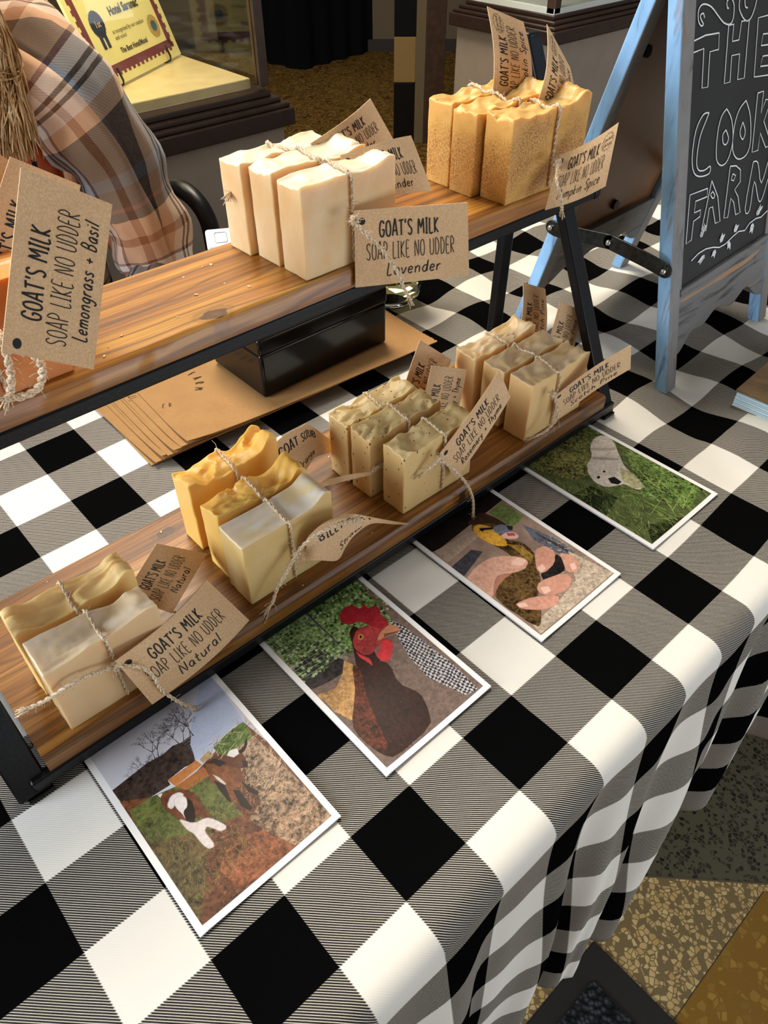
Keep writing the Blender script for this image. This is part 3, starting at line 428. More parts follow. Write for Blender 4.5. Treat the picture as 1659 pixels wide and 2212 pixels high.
# ================================================================ SETTING
def terrazzo(name, base, chips, dens=0.5, sc=70):
    t = NT(name); v = t.co(); x = t.n.new('ShaderNodeTexVoronoi'); x.inputs['Scale'].default_value = sc; t.link(t.map(v,(1,1,0.2)), x.inputs[0])
    e = t.voro(t.map(v,(1,1,0.2)), sc, 'DISTANCE_TO_EDGE'); col = t.sep(x.outputs['Color'])
    k = t.mth('MULTIPLY', t.ramp(e, [(0.05,0.0),(0.10,1.0)]), t.mth('LESS_THAN', col[0], dens))
    f = t.noise(v, 400, 3); b = t.mix(f, tuple(q*0.7 for q in base), base)
    cc = t.mix(col[1], chips[0], chips[1]); return t.fin(t.mix(k, b, cc), 0.3, 0.5)
TZ_D = terrazzo('terrazzo_dark', rgb(92,86,66), (rgb(22,22,18), rgb(60,56,44)), 0.45, 150)
TZ_L = terrazzo('terrazzo_light', rgb(134,112,74), (rgb(188,152,92), rgb(214,184,126)), 0.66, 130)
TZ_G = terrazzo('terrazzo_gold', rgb(150,108,34), (rgb(172,132,56), rgb(140,104,40)), 0.4, 90)
BRASS = mat_plain('divider_strip', rgb(120,105,80), 0.35, metal=0.5)
def slab(name, pts, z0, z1, m, parent=None, kind=None, bevel=0):
    b = MB(); n = len(pts)
    for z in (z0, z1):
        for p in pts: b.v.append(Vector((p[0],p[1],z)))
    b.face(range(n-1,-1,-1)); b.face(range(n,2*n))
    for i in range(n): b.face((i,(i+1)%n,n+(i+1)%n,n+i))
    return b.build(name, m, parent, smooth=False, kind=kind, bevel=bevel)
fl = slab('floor', [(-40,-40),(60,-40),(60,20),(-40,20)], -16, -15.02, mat_plain('floor_screed', rgb(90,84,72), 0.6), kind='structure')
# three poured fields split by thin strips
def on(p, q, t): return (p[0]+(q[0]-p[0])*t, p[1]+(q[1]-p[1])*t)
A0, A1 = (7.15,-1.25), (9.40,-3.56); d = (A1[0]-A0[0], A1[1]-A0[1])
FAR0 = (A0[0]-d[0]*9, A0[1]-d[1]*9); FAR1 = (A0[0]+d[0]*14, A0[1]+d[1]*14)
slab('terrazzo_field', [FAR0, (60,20), (60,-33), FAR1], -15.02, -15.0, TZ_D, fl)
slab('terrazzo_field', [FAR0, FAR1, (36,-33), (9.1,-3.55), (-40,-3.56), (-40,19.5)], -15.02, -15.0, TZ_L, fl)
slab('terrazzo_field', [(9.1,-3.58), (36,-33.03), (36,-40), (-40,-40), (-40,-3.6)], -15.02, -15.0, TZ_G, fl)
b = MB(); b.bar((FAR0[0],FAR0[1],-14.995),(FAR1[0],FAR1[1],-14.995),0.05,0.02,(d[1],-d[0],0)); b.build('divider_strip', BRASS, fl, smooth=False)
t = NT('patterned_carpet'); v = t.co(); n1 = t.noise(v, 11, 3, 3.0); n2 = t.noise(v, 300, 3)
CARP = t.fin(t.mix(t.ramp(n1,[(0.42,0.0),(0.5,1.0),(0.56,0.2)]), t.mix(n2, rgb(64,44,14), rgb(92,64,22)), rgb(150,116,56)), 0.95, 0.1)
slab('floor_carpet', [(-40,20),(160,20),(160,170),(-40,170)], -16, -15.0, CARP, kind='structure')
WALLM = mat_plain('dim_wall_paint', rgb(108,92,66), 0.8)
b = MB(); a = Vector((.742,-.67,0)); nrm = Vector((.67,.742,0)); o = Vector((72.4,86.6,0))
def fr(p, q, z0, z1, dep, oo=o): # slab along the oblique wall line
    M = Matrix(((a.x,nrm.x,0,oo.x),(a.y,nrm.y,0,oo.y),(0,0,1,0),(0,0,0,1)))
    return (p,0,z0),(q,dep,z1),M
b.box(*fr(-70,70,-15,30,1)); b.build('wall_back', WALLM, smooth=False, kind='structure')
b = MB(); b.box(*fr(-70,70,-15,-13.6,-0.3)); b.build('baseboard_back', mat_plain('dark_baseboard', rgb(50,34,22), 0.5), smooth=False, kind='structure')
# doorway jamb with black curtain edge
oj = Vector((48.34,55.8,0)); t1 = thing('door_post', 'tall brown door post with black panels and a tan plate', 'door post', (50,54.3,-15))
BR = mat_plain('dark_oak', rgb(62,40,24), 0.45, nz=0.3, nsc=40); DBR = mat_plain('dark_mahogany', rgb(46,28,18), 0.4, nz=0.25, nsc=50)
b = MB(); b.box(*fr(2.9,4.7,-15,24,1.5,oj)); b.build('post', BR, t1, smooth=False, bevel=0.08)
b = MB(); b.box(*fr(2.0,2.9,-15,24,1.2,oj)); b.build('casing', mat_plain('olive_casing', rgb(104,88,58), 0.6), t1, smooth=False, bevel=0.05)
b = MB(); b.box(*fr(0,2.0,-15,-9.6,1.0,oj)); b.box(*fr(0,2.0,-5.9,24,1.0,oj)); b.build('panel', BLACK, t1, smooth=False, bevel=0.05)
b = MB(); b.box(*fr(0,2.0,-9.6,-5.9,0.9,oj)); b.build('plate', mat_plain('tan_plate', rgb(140,110,62), 0.5), t1, smooth=False, bevel=0.05)
# far table under black cloth
t2 = thing('draped_table', 'far table covered to the floor with a black cloth on the patterned carpet', 'table', (62,90,-15))
b = MB(); c0 = Vector((58.96,84.73,0)); u1 = Vector((.99,.12,0)).normalized(); u2 = Vector((-u1.y,u1.x,0))
def drape(u, v):
    per = [(0,16),(0,0),(26,0)]; s_ = u*42; w_ = 0.35*math.sin(s_*1.9)*(1-v)
    if s_ < 16: p = c0+u2*(16-s_)-u1*w_
    else: p = c0+u1*(s_-16)-u2*w_
    return (p.x, p.y, -15+15.2*v)
BLC = mat_plain('black_table_cloth', (0.004,0.004,0.005), 0.9, 0.1)
b.grid(drape, 120, 4, flip=False); b.build('cloth_skirt', BLC, t2)
b = MB(); M = Matrix(((u1.x,u2.x,0,c0.x),(u1.y,u2.y,0,c0.y),(0,0,1,0),(0,0,0,1))); b.box((0.3,0.3,-15),(26,15.7,0.15),M); b.build('table_body', BLC, t2, smooth=False)

# ---------------- glass display cases
GLASS = NT('case_glass').fin((0.95,0.97,0.95), 0.02, 0.5, trans=1.0, ior=1.25)
CASEB = mat_plain('case_base_paint', rgb(150,136,120), 0.6, nz=0.05, nsc=20); SLABM = mat_plain('marble_laminate', rgb(226,204,150), 0.3, nz=0.08, nsc=30); SLABE = mat_plain('stone_edge', rgb(150,132,96), 0.5, nz=0.2, nsc=60)
def case(label, x0, y0, x1, y1, zt, posts, warm):
    t = thing('display_case', label, 'display case', ((x0+x1)/2,(y0+y1)/2,-15))
    b = MB(); b.box((x0+.35,y0+.35,-15),(x1-.35,y1-.35,zt-1.1)); b.build('base', CASEB, t, smooth=False)
    b = MB(); b.box((x0+.2,y0+.2,-15),(x1-.2,y1-.2,-13.4)); b.build('plinth', DBR, t, smooth=False, bevel=.05)
    for k, (za, zb, ins) in enumerate([(-1.15,-.55,0.0),(-.55,-.38,.12),(-.38,-.2,.35),(-.2,0.0,.6)]):
        b = MB(); b.box((x0+ins,y0+ins,zt+za),(x1-ins,y1-ins,zt+zb)); b.build('moulding', DBR, t, smooth=True, bevel=.05)
    return t
t3 = case('brown glass case at the left with a pale slab and certificate inside', -10, 22.9, 12.85, 34, 1.6, None, 1)
b = MB(); b.box((-9,24.2,1.52),(11.84,29.7,1.95)); s_ = b.build('shelf_slab', SLABM, t3, smooth=False, bevel=.04)
for (x, y) in ((12.05,23.75),(12.05,32.9),(-9.3,23.75),(-9.3,32.9)):
    b = MB(); b.box((x-.2,y-.2,1.75),(x+.2,y+.2,12)); b.build('corner_post', BR, t3, smooth=False, bevel=.04)
b = MB(); b.box((-9.1,23.7,1.75),(11.85,23.76,12)); b.build('glass_pane', GLASS, t3, smooth=False)
b = MB(); b.box((12.0,23.95,1.75),(12.06,32.7,12)); b.build('glass_pane', GLASS, t3, smooth=False)
b = MB(); b.box((-9.1,33.2,1.75),(12,33.3,12)); b.build('back_panel', mat_plain('dark_case_back', rgb(46,38,26), 0.7), t3, smooth=False)
b = MB(); b.box((-9.5,23.5,12),(12.3,33.4,12.6)); b.build('top_frame', DBR, t3, smooth=False, bevel=.05)
b = MB(); b.box((9.3,30.6,1.95),(11.6,32.6,3.2)); tag(b.build('cardboard_box', mat_plain('dim_card', rgb(120,100,62), 0.8), smooth=False, bevel=.05), 'pale box at the back of the left glass case beside its corner post', 'box')
l = bpy.data.lights.new('case_lamp', 'AREA'); l.shape='RECTANGLE'; l.size=.8; l.size_y=.15; l.energy = 4.2; l.color=(1,.86,.56)
lo = bpy.data.objects.new('case_lamp', l); COL.objects.link(lo); lo.location = W((6,25.3,11.6)); lo.rotation_euler = (math.radians(12),0,0)
t4 = case('brown case with a pale painted base behind the spice soaps, corner turned this way', 29.0, 23.5, 48, 30.6, 1.85, None, 1)
b = MB(); b.box((29.7,24.2,1.85),(47,29.9,2.1)); b.build('shelf_slab', mat_plain('pale_case_floor', rgb(210,214,206), 0.4), t4, smooth=False)
for (x, y) in ((29.95,24.45),(47.2,24.45),(29.95,29.7),(47.2,29.7)):
    b = MB(); b.box((x-.25,y-.25,1.85),(x+.25,y+.25,12)); b.build('corner_post', BR, t4, smooth=False, bevel=.04)
b = MB(); b.box((30.15,24.4,1.85),(47,24.45,12)); b.build('glass_pane', GLASS, t4, smooth=False)
b = MB(); b.box((29.9,24.65,1.85),(29.95,29.5,12)); b.build('glass_pane', GLASS, t4, smooth=False)
b = MB(); b.box((29.4,23.9,12),(47.7,30.2,12.5)); b.build('top_frame', DBR, t4, smooth=False, bevel=.05)

# ---------------- certificate on a small wire easel inside the left case
cb = thing('framed_certificate', 'cream certificate with maroon border and blue rosette in the left case', 'certificate', (9.2,27.2,1.95))
BL, BRt = Vector((6.77,25.58,2.05)), Vector((11.67,28.75,2.05)); cu = (BRt-BL).normalized(); cn = Vector((cu.y,-cu.x,0)); cv = (Vector((0,0,1))*math.cos(.33)-cn*math.sin(.33)).normalized(); cn2 = cu.cross(cv)
CWd, CHt = (BRt-BL).length, 3.75
def cp(x, y, o=0.0): return BL+cu*x+cv*y+cn2*o
def quadbox(mb, x0, y0, x1, y1, o0, o1):
    M = Matrix(((cu.x,cv.x,cn2.x,BL.x),(cu.y,cv.y,cn2.y,BL.y),(cu.z,cv.z,cn2.z,BL.z),(0,0,0,1))); mb.box((x0,y0,o0),(x1,y1,o1),M)
b = MB(); quadbox(b,0,0,CWd,CHt,-.1,0.0); b.build('certificate_sheet', mat_plain('cream_certificate', rgb(240,226,150), 0.4), cb, smooth=False)
b = MB(); N_ = 46
for sgn in range(4):
    L_ = (CWd-.7) if sgn < 2 else (CHt-.7); n_ = int(L_/.16)
    for i in range(n_):
        a_ = .35+L_*i/n_; c_ = .35+L_*(i+1)/n_; h_ = .05 if i % 2 else .14
        if sgn == 0: quadbox(b,a_,.40-h_,c_,.62,0,.012)
        elif sgn == 1: quadbox(b,a_,CHt-.62,c_,CHt-.40+h_,0,.012)
        elif sgn == 2: quadbox(b,.40-h_,a_,.60,c_,0,.012)
        else: quadbox(b,CWd-.60,a_,CWd-.40+h_,c_,0,.012)
b.build('maroon_border', mat_plain('maroon_print', rgb(120,58,60), 0.5), cb, smooth=False)
b = MB()
def disc(mb, c, r, o, n=20, f=1.0):
    k = len(mb.v)
    for i in range(n): mb.v.append(cp(c[0]+r*math.cos(2*PI*i/n)*(1+.06*(i%2)), c[1]+f*r*math.sin(2*PI*i/n)*(1+.06*(i%2)), o))
    mb.face(range(k,k+n))
disc(b,(1.35,1.85),.4,.015,36); quadbox(b,1.12,1.1,1.3,1.6,.01,.014); quadbox(b,1.4,1.1,1.58,1.6,.01,.014)
b.build('rosette', mat_plain('navy_print', rgb(44,48,66), 0.5), cb, smooth=False)
b = MB(); disc(b,(4.75,1.2),.36,.014,30); b.build('crest', mat_plain('gold_print', rgb(190,160,90), 0.5), cb, smooth=False)
b = MB(); disc(b,(4.75,1.2),.2,.02,8,.9); b.build('crest_shield', mat_plain('teal_print', rgb(70,96,110), 0.5), cb, smooth=False)
def font_mesh(txt, size, fn, name, m, parent, bold=0.0):
    cu_ = bpy.data.curves.new(name, 'FONT'); cu_.body = txt; cu_.size = size; cu_.offset = bold; cu_.resolution_u = 3
    o_ = bpy.data.objects.new(name, cu_); COL.objects.link(o_); dg = bpy.context.evaluated_depsgraph_get(); me = bpy.data.meshes.new_from_object(o_.evaluated_get(dg))
    mb = MB(); 
    for v_ in me.vertices: mb.v.append(Vector(fn(v_.co.x, v_.co.y)))
    for p_ in me.polygons: mb.face(tuple(p_.vertices))
    bpy.data.objects.remove(o_); bpy.data.curves.remove(cu_); bpy.data.meshes.remove(me)
    return mb.build(name, m, parent, smooth=False)
DG = mat_plain('dark_print', rgb(58,54,44), 0.5)
font_mesh('Adirondack Daily Enterprise', .42, lambda x, y: cp(.8+x*.82, 2.65+y, .02), 'certificate_heading', DG, cb)
font_mesh('Hotel Saranac', .42, lambda x, y: cp(2.3+x*.85, 1.95+y*.9, .02), 'certificate_name', DG, cb, .012)
font_mesh('is recognized by our readers\nand voted', .19, lambda x, y: cp(2.0+x, 1.42+y, .02), 'certificate_text', DG, cb)
font_mesh('The Best Hotel/Motel', .24, lambda x, y: cp(2.0+x*.9, .82+y, .02), 'certificate_award', DG, cb, .006)
font_mesh('1st', .3, lambda x, y: cp(1.16+x, 1.75+y, .03), 'rosette_text', SLABM, cb)
b = MB()
for x in (1.1,CWd-1.1): b = MB(); b.tube([cp(x,.5,.14),cp(x,.1,.16),cp(x,-.02,.1),cp(x,-.05,-.5),cp(x,.1,-1.0)+Vector((0,0,-.1))],.04,6); b.build('wire_prong', STEEL, cb)


# ================================================================ MAT, TABLE, CLOTH
tm = thing('door_mat', 'black ribbed entrance mat with a smooth rubber border on the terrazzo floor', 'mat', (-4,-4,-15))
b = MB(); b.box((-14,-14,-15),(4.1,-.9,-14.92)); b.build('rubber_border', mat_plain('mat_rubber', rgb(30,28,24), 0.5, nz=.2, nsc=500), tm, smooth=False, bevel=.05)
t = NT('ribbed_mat_pile'); v = t.map(t.co(),(1,1,1)); vv = t.voro(v, 150); c = t.ramp(vv,[(0.1,rgb(70,70,72)),(0.5,rgb(30,31,33)),(0.75,rgb(5,5,6))]); t.bump(t.mth('SUBTRACT',1.0,vv),1.0,.004); MATP = t.fin(c,.85,.2)
b = MB(); b.box((-13.2,-13.2,-14.93),(3.2,-1.5,-14.85)); b.build('mat_pile', MATP, tm, smooth=False)
tt = thing('folding_table', 'long folding table hidden under the black and white checked cloth', 'table', (5,6.5,-15))
LAM = mat_plain('table_laminate', rgb(200,198,190), 0.5)
b = MB(); b.box((-14,-.25,-.62),(24,14.0,-.17)); b.build('table_top', LAM, tt, smooth=False, bevel=.1)
for (x, y) in ((-11.5,1.6),(-11.5,12.2),(21.5,1.6),(21.5,12.2)):
    b = MB(); b.tube([(x,y,-.6),(x,y,-15)],.28,12); b.build('leg', STEEL, tt)

def dx_(x, y): k = sm(x,4,7); return .33*k+.17*sm(y,4,8)*(1-k)
def dy_(x, y): return .13*sm(x,4,7)+.10*sm(y,4,8)*(1-sm(x,4,7))
def top_z(x, y):
    k = sm(x,6.0,7.6)*sm(y,.4,1.6); k2 = sm(y,11.6,13)*.5*sm(x,-6,-4); k3 = sm(x,-12,-11)*.0
    r = .028*fbm(x*.5,y*.5,1.7)*sm(abs(y+.4),.1,.8)*(1-k)*(.25 if -6.2 < x < 6.3 and y > .8 else 1.0)
    return max(-.16, r+k*(.07*math.sin(1.9*x-1.4*y+.8*math.sin(y*1.1))+.05*math.sin(2.7*y+1.2*x)+.04*fbm(x*.7,y*.7,5))+k2*.1*fbm(x*.5,y*.5,9))
b = MB(); NX = 330; xs = [-14.2+38.6*i/NX for i in range(NX+1)]
rows = []
ys = [14.25-14.6*j/84 for j in range(85)]
for y in ys: rows.append(('t', y))
ra = .3
for k in range(1,7): rows.append(('a', k/6*PI/2))
ND = 46
for k in range(1,ND+1): rows.append(('d', k/ND))
DROP = 7.7
def fold(x, f):
    x2 = x+.9*f*math.sin(.45*x+1)+.5*f
    s1_ = math.sin(2.75*x2+.6+.7*math.sin(.9*x)); w_ = .75*(s1_-.25*s1_*abs(s1_))+.3*math.sin(1.15*x2+2)+.3*math.sin(5.1*x2+.4+.8*math.sin(x))
    return w_
def pos(kind, q, x):
    if kind == 't': return (x, q, top_z(x,q)*sm(q,-.36,.2) if q < .2 else top_z(x,q)), (x-dx_(x,q), q-dy_(x,q))
    V0 = -.35-dy_(x,-.35)
    if kind == 'a':
        return (x, -.35-ra*math.sin(q), -ra+ra*math.cos(q)), (x-dx_(x,-.35), V0-ra*q)
    z = -ra-DROP*q; f = sm(q,0,.5)
    amp = .62*(q**.75)
    return (x+.25*f*math.cos(1.55*x+.6)*q, -.65-.28*sm(q,0,.6)-.15*q+amp*fold(x,q)*.75, z+.12*math.sin(1.1*x)*q), (x-dx_(x,-.35), V0-ra*PI/2-DROP*1.04*q)
uvg = []
for kind, q in rows:
    row = []
    for x in xs:
        p, uv = pos(kind, q, x); b.v.append(Vector(p)); row.append(uv)
    uvg.append(row)
for j in range(len(rows)-1):
    for i in range(NX):
        a_ = j*(NX+1)+i
        b.face((a_+NX+1,a_+NX+2,a_+1,a_), 0, [uvg[j+1][i],uvg[j+1][i+1],uvg[j][i+1],uvg[j][i]])
cl = b.build('tablecloth', GING, base=(5,6.5,0), sharp=180)
sd = cl.modifiers.new('cloth_thickness','SOLIDIFY'); sd.thickness = 0.0008; sd.offset = -1
tag(cl, 'black and white buffalo check cotton cloth draped over the long table', 'tablecloth')
# navy bag edge standing past the cloth
# ================================================================ DISPLAY RACK
rk = thing('display_rack', 'two tier rack of stained pine boards in a black metal frame on the checked cloth', 'display rack', (0,0,0))
def board(y0, y1, z0, z1, m, x0=-5.36, x1=6.36, label=None):
    b = MB()
    nx, ny = 60, 8
    def prof(k):  # rounded, slightly worn front edge
        return [(y0,z0),(y0,z0+(z1-z0)*.8),(y0+.015,z1-.03),(y0+.05,z1),(y1-.06,z1),(y1,z1-.06),(y1,z0)][k]
    for i in range(nx+1):
        x = x0+(x1-x0)*i/nx
        for k in range(7):
            y, z = prof(k); w_ = (.012*fbm(x*1.3,k*3.1,z0*5) if k in (1,2,3) else 0)
            b.v.append(Vector((x, y+w_, z+w_*.6)))
    for i in range(nx):
        for k in range(7):
            a_ = i*7+k; c_ = i*7+(k+1)%7; b.face((a_,a_+7,c_+7,c_))
    b.face([k for k in range(7)]); b.face([nx*7+k for k in range(7)][::-1])
    return b.build('shelf_board', m, rk, sharp=30, label=label)
board(4.08,7.03,.3,.6,WOOD_B); board(5.34,7.2,4.3,4.6,WOOD_T)
for x in (-5.58,6.58):
    b = MB(); b.bar((x+(-.05 if x < 0 else 0),4.13,0.03),(x,7.22,6.34),.42 if x < 0 else .34,.2); b.build('leg', BLACK, rk, bevel=.03)
    b = MB(); b.bar((x,7.3,0.03),(x,7.22,6.3),.3,.2); b.build('leg', BLACK, rk, bevel=.03)
    b = MB(); b.bar((x,7.1,6.3),(x,7.36,6.3),.34,.2,(1,0,0)); b.build('apex_cap', BLACK, rk, bevel=.05)
    b = MB(); b.bar((x,4.2,.2),(x,7.3,.2),.12,.16); b.build('side_arm', BLACK, rk, bevel=.02)
    b = MB(); b.bar((x,5.3,4.2),(x,7.3,4.2),.12,.2); b.build('side_arm', BLACK, rk, bevel=.02)
    for y in (4.13,7.3):
        b = MB(); b.box((x-.17,y-.12,0.0),(x+.17,y+.12,.06)); b.build('foot_cap', BLACK, rk, bevel=.02)
    for y, z in ((4.4,.55),(6.1,4.08)):
        b = MB(); b.lathe((x-.19 if x > 0 else x+.17,y,z),[(.0,0),(.05,.01),(.05,.03),(.02,.05)],10); b.build('bolt', STEEL, rk)
for y, z in ((4.13,.2),(6.95,.2),(5.40,4.2),(7.1,4.2)):
    b = MB(); b.bar((-5.62,y,z),(6.72,y,z),.2,.16,(0,0,1)); b.build('rail', BLACK, rk, bevel=.03)

# ================================================================ SOAPS, TWINE, TAGS
def twine(mb, pts, r=.021, tw=5.0, seed=0, fuzz=14, seg=6):
    P = [Vector(p) for p in smooth_line([tuple(p) for p in pts], 10)]
    L = [0]
    for i in range(1,len(P)): L.append(L[-1]+(P[i]-P[i-1]).length)
    n = max(8,int(L[-1]/.035)); Q = []; j = 0
    for i in range(n+1):
        s_ = L[-1]*i/n
        while j < len(P)-2 and L[j+1] < s_: j += 1
        t_ = (s_-L[j])/max(1e-6,L[j+1]-L[j]); Q.append(P[j].lerp(P[j+1],min(1,t_)))
    up = None; F = []
    for i, q in enumerate(Q):
        d_ = (Q[min(i+1,n)]-Q[max(i-1,0)]); d_ = d_.normalized() if d_.length > 1e-7 else Vector((0,0,1))
        if up is None: up = d_.orthogonal().normalized()
        up = (up-d_*up.dot(d_)).normalized(); F.append((up.copy(), d_.cross(up)))
    for s_ in (0,1):
        S_ = []
        for i, q in enumerate(Q):
            t_ = 2*PI*tw*L[-1]*i/n+PI*s_; S_.append(q+F[i][0]*(math.cos(t_)*r*.8)+F[i][1]*(math.sin(t_)*r*.8))
        mb.tube(S_, r, seg)
    rg = random.Random(seed)
    for k in range(fuzz):
        i = rg.randrange(n); t_ = rg.random()*2*PI; o_ = F[i][0]*math.cos(t_)+F[i][1]*math.sin(t_)
        d_ = (Q[min(i+1,n)]-Q[max(i-1,0)]).normalized(); l_ = rg.uniform(.05,.13)
        mb.tube([Q[i],Q[i]+o_*l_*.6+d_*l_*.3,Q[i]+o_*l_+d_*l_*rg.uniform(.2,1.1)],.0035,3,cap=False)
STY = { # amplitude, x frequency, y frequency, ridge
 'natural':(.17,1.0,1.3,.5),'billy':(.05,.8,1.0,.3),'orange':(.17,2.4,2.6,.8),'thyme':(.11,2.6,2.4,.8),'pine':(.09,2.4,2.4,.7),'pumpkin':(.085,2.4,3.2,.9),'lavender':(.11,1.3,1.6,.6),'lemon':(.05,1.5,2,.3)}
def soap(label, m, style, x, y, z, L, Wd, H, rot=0.0, seed=0, frac=.5, group=None, ends=(0,0), lean=0.0):
    t = thing('soap_bar', label, 'soap', (x,y,z), group)
    A, fx, fy, rd = STY[style]; nx, ny, nz = 40, 14, 10
    c_, s_ = math.cos(rot), math.sin(rot)
    def hgt(u, v):
        a = mn.noise(Vector((u*L*fx+seed*7.3, v*Wd*fy+seed*3.1, seed*1.7)))
        w_ = mn.noise(Vector((u*L*fx*.6+3+seed, v*2+seed*2.2, 4.4)))
        r_ = 1-abs(mn.noise(Vector((u*L*fx*1.1+seed*5.1+w_*1.4, v*Wd*fy*1.2+w_*2.0, seed+9.0))))*2.2
        f_ = mn.noise(Vector((u*L*14+seed, v*Wd*14, seed)))*.05
        e_ = ends[0]*math.exp(-((u-.06)/.09)**2)+ends[1]*math.exp(-((u-.93)/.09)**2)
        cr = .025*(max(0,abs(v-.5)-.4)/.1)
        return H+A*(.55*a+.75*rd*max(-.8,r_-.45)+f_)+e_+cr-.02*A
    def T(u, v, q):   # u length, v depth, q height 0..1
        h = hgt(u,v); zz = h*q
        w1 = .007*mn.noise(Vector((u*L*3+seed,zz*3,seed+v*2.0)))
        xx = u*L+(.012*mn.noise(Vector((v*3+seed,zz*4,seed+u))) if u in (0,1) else 0); yy = v*Wd+(w1 if v in (0,1) else 0)
        yy += lean*zz
        return Vector((x+xx*c_-yy*s_, y+xx*s_+yy*c_, z+zz))
    b = MB()
    b.grid(lambda u, v: T(u,v,1), nx, ny)
    b.grid(lambda u, v: T(u,0,v), nx, nz); b.grid(lambda u, v: T(u,1,v), nx, nz, flip=True)
    b.grid(lambda u, v: T(0,u,v), ny, nz, flip=True); b.grid(lambda u, v: T(1,u,v), ny, nz)
    b.grid(lambda u, v: T(u,v,0), nx, ny, flip=True)
    b.uv = {}
    # weld the seams
    o = b.build('soap_block', m, t, sharp=42)
    bm = bmesh.new(); bm.from_mesh(o.data); bmesh.ops.remove_doubles(bm, verts=bm.verts, dist=.00004); bm.to_mesh(o.data); bm.free()
    o.data.set_sharp_from_angle(angle=math.radians(42))
    bv = o.modifiers.new('worn_edges','BEVEL'); bv.width = .0009; bv.segments = 2; bv.limit_method = 'ANGLE'; bv.angle_limit = math.radians(50)
    # band of twine
    b = MB(); e = .03; P = []
    for q in (0.05,.35,.7,.97): P.append(T(frac,0,q)+Vector((s_*e,-c_*e,0)))
    for v in (.03,.2,.4,.6,.8,.97): P.append(T(frac+.03*(v-.5),v,1)+Vector((0,0,e)))
    for q in (.97,.6,.1): P.append(T(frac,1,q)+Vector((-s_*e,c_*e,0)))
    twine(b, P, r=.015, seed=seed, fuzz=26); t['_T'] = 1
    tw = b.build('twine', TWINE, t, sharp=180)
    return t, T
def twline(t, pts, seed=1, r=.021, knot=True, name='twine_tail', fray=True):
    b = MB(); twine(b, pts, r=r, seed=seed, fuzz=22)
    k = Vector(pts[0])
    if knot:
        rg = random.Random(seed); K = []
        for i in range(15):
            a_ = i*2.3; K.append(k+Vector((math.cos(a_)*.05, math.sin(a_*1.3)*.035, math.sin(a_)*.055)))
        twine(b, K, r=.017, seed=seed, fuzz=26)
    if fray:
        e_ = Vector(pts[-1]); d_ = (e_-Vector(pts[-2])).normalized(); rg = random.Random(seed+5)
        for i in range(14):
            o_ = Vector((rg.uniform(-1,1),rg.uniform(-1,1),rg.uniform(-1,1)))*.035; b.tube([e_-d_*.06,e_+d_*.03+o_,e_+d_*rg.uniform(.08,.16)+o_*1.8],.006,4)
    return b.build(name, TWINE, t, sharp=180)
def card(t, C4=None, cols=None, bow=0.0, bowv=0.0, variety='', limited=False, title=("GOAT'S MILK","SOAP LIKE NO UDDER"), seed=0, bx=0.0):
    """kraft gift tag: corners TL,TR,BR,BL in reading direction, or columns of (top,bottom)"""
    if C4:
        TL,TR,BR,BL = [Vector(p) for p in C4]
        n = (TR-TL).cross(TL-BL).normalized()
        camp = Vector((-5.30,-2.18,9.17)); n = n if n.dot(camp-TL) > 0 else -n
        def sf(u, v):   # v 0 bottom, 1 top
            p = (BL.lerp(BR,u)).lerp(TL.lerp(TR,u),v)
            return p+n*(bow*(math.sin(PI*u)-bx*u)+bowv*math.sin(PI*v))
    else:
        cc = [(Vector(a),Vector(c)) for a, c in cols]; K = len(cc)-1
        tp = smooth_line([tuple(a) for a, c in cc],6); bt = smooth_line([tuple(c) for a, c in cc],6)
        camp = Vector((-5.30,-2.18,9.17)); m_ = K//2; n = (cc[m_+1][0]-cc[m_][0]).cross(cc[m_][0]-cc[m_][1]); n = n.normalized() if n.length > 1e-6 else Vector((0,-1,0)); n = n if n.dot(camp-cc[m_][0]) > 0 else -n
        def sf(u, v):
            f = min(max(u,0),1)*(len(tp)-1); i = min(int(f),len(tp)-2); g = f-i
            return Vector(bt[i]).lerp(Vector(bt[i+1]),g).lerp(Vector(tp[i]).lerp(Vector(tp[i+1]),g),v)
    th = .012; b = MB(); nu, nv = 28, 12
    b.grid(lambda u, v: sf(u,v), nu, nv); b.grid(lambda u, v: sf(u,v)-n*th, nu, nv, flip=True)
    for q in range(2):
        b.grid((lambda u, v, q=q: sf(u,q)-n*th*(1-v)), nu, 1, flip=bool(q)); b.grid((lambda u, v, q=q: sf(q,u)-n*th*(1-v)), nv, 1, flip=not q)
    b.uv = {}
    o = b.build('gift_tag', KRAFT, t, sharp=60)
    def q2(x, y): # card units 1.78 x 1.02
        return sf(x/1.78, y/1.02)+n*.006
    b = MB()
    if title[0]: ribbons(b, text_lines(title[0], .37, .66, .20, .93), q2, .021)
    if title[1]: ribbons(b, text_lines(title[1], .17, .36, .22, 1.38), q2, .011)
    if variety:
        w_ = min(1.25, .105*len(variety)); ribbons(b, text_lines(variety, .89-w_/2, .13, .17, w_, slant=.12), q2, .016)
    if limited:
        st = []
        for i in range(33):
            a_ = 2*PI*i/32; r_ = 1.0 if i % 2 else .82; st.append((1.53+.19*r_*math.cos(a_), .80+.15*r_*math.sin(a_)))
        ribbons(b, [st], q2, .008, 1); ribbons(b, text_lines('Limited', 1.40,.81,.07,.26)+text_lines('Edition',1.40,.72,.07,.26), q2, .008, 2)
    if b.f: b.build('lettering', INK, o, smooth=False)
    b = MB(); K_ = [sf((.06+.03*math.cos(2*PI*i/16))/1.0*1.0, (.86+.045*math.sin(2*PI*i/16)))+n*.004 for i in range(16)]
    b.v += K_; b.face(range(16)); b.build('punched_hole', INK, o, smooth=False)
    return sf
G_ = {}
def add(key, *a, **k): G_[key] = soap(*a, **k); return G_[key]
grp = None
Z1, Z2 = .6, 4.6
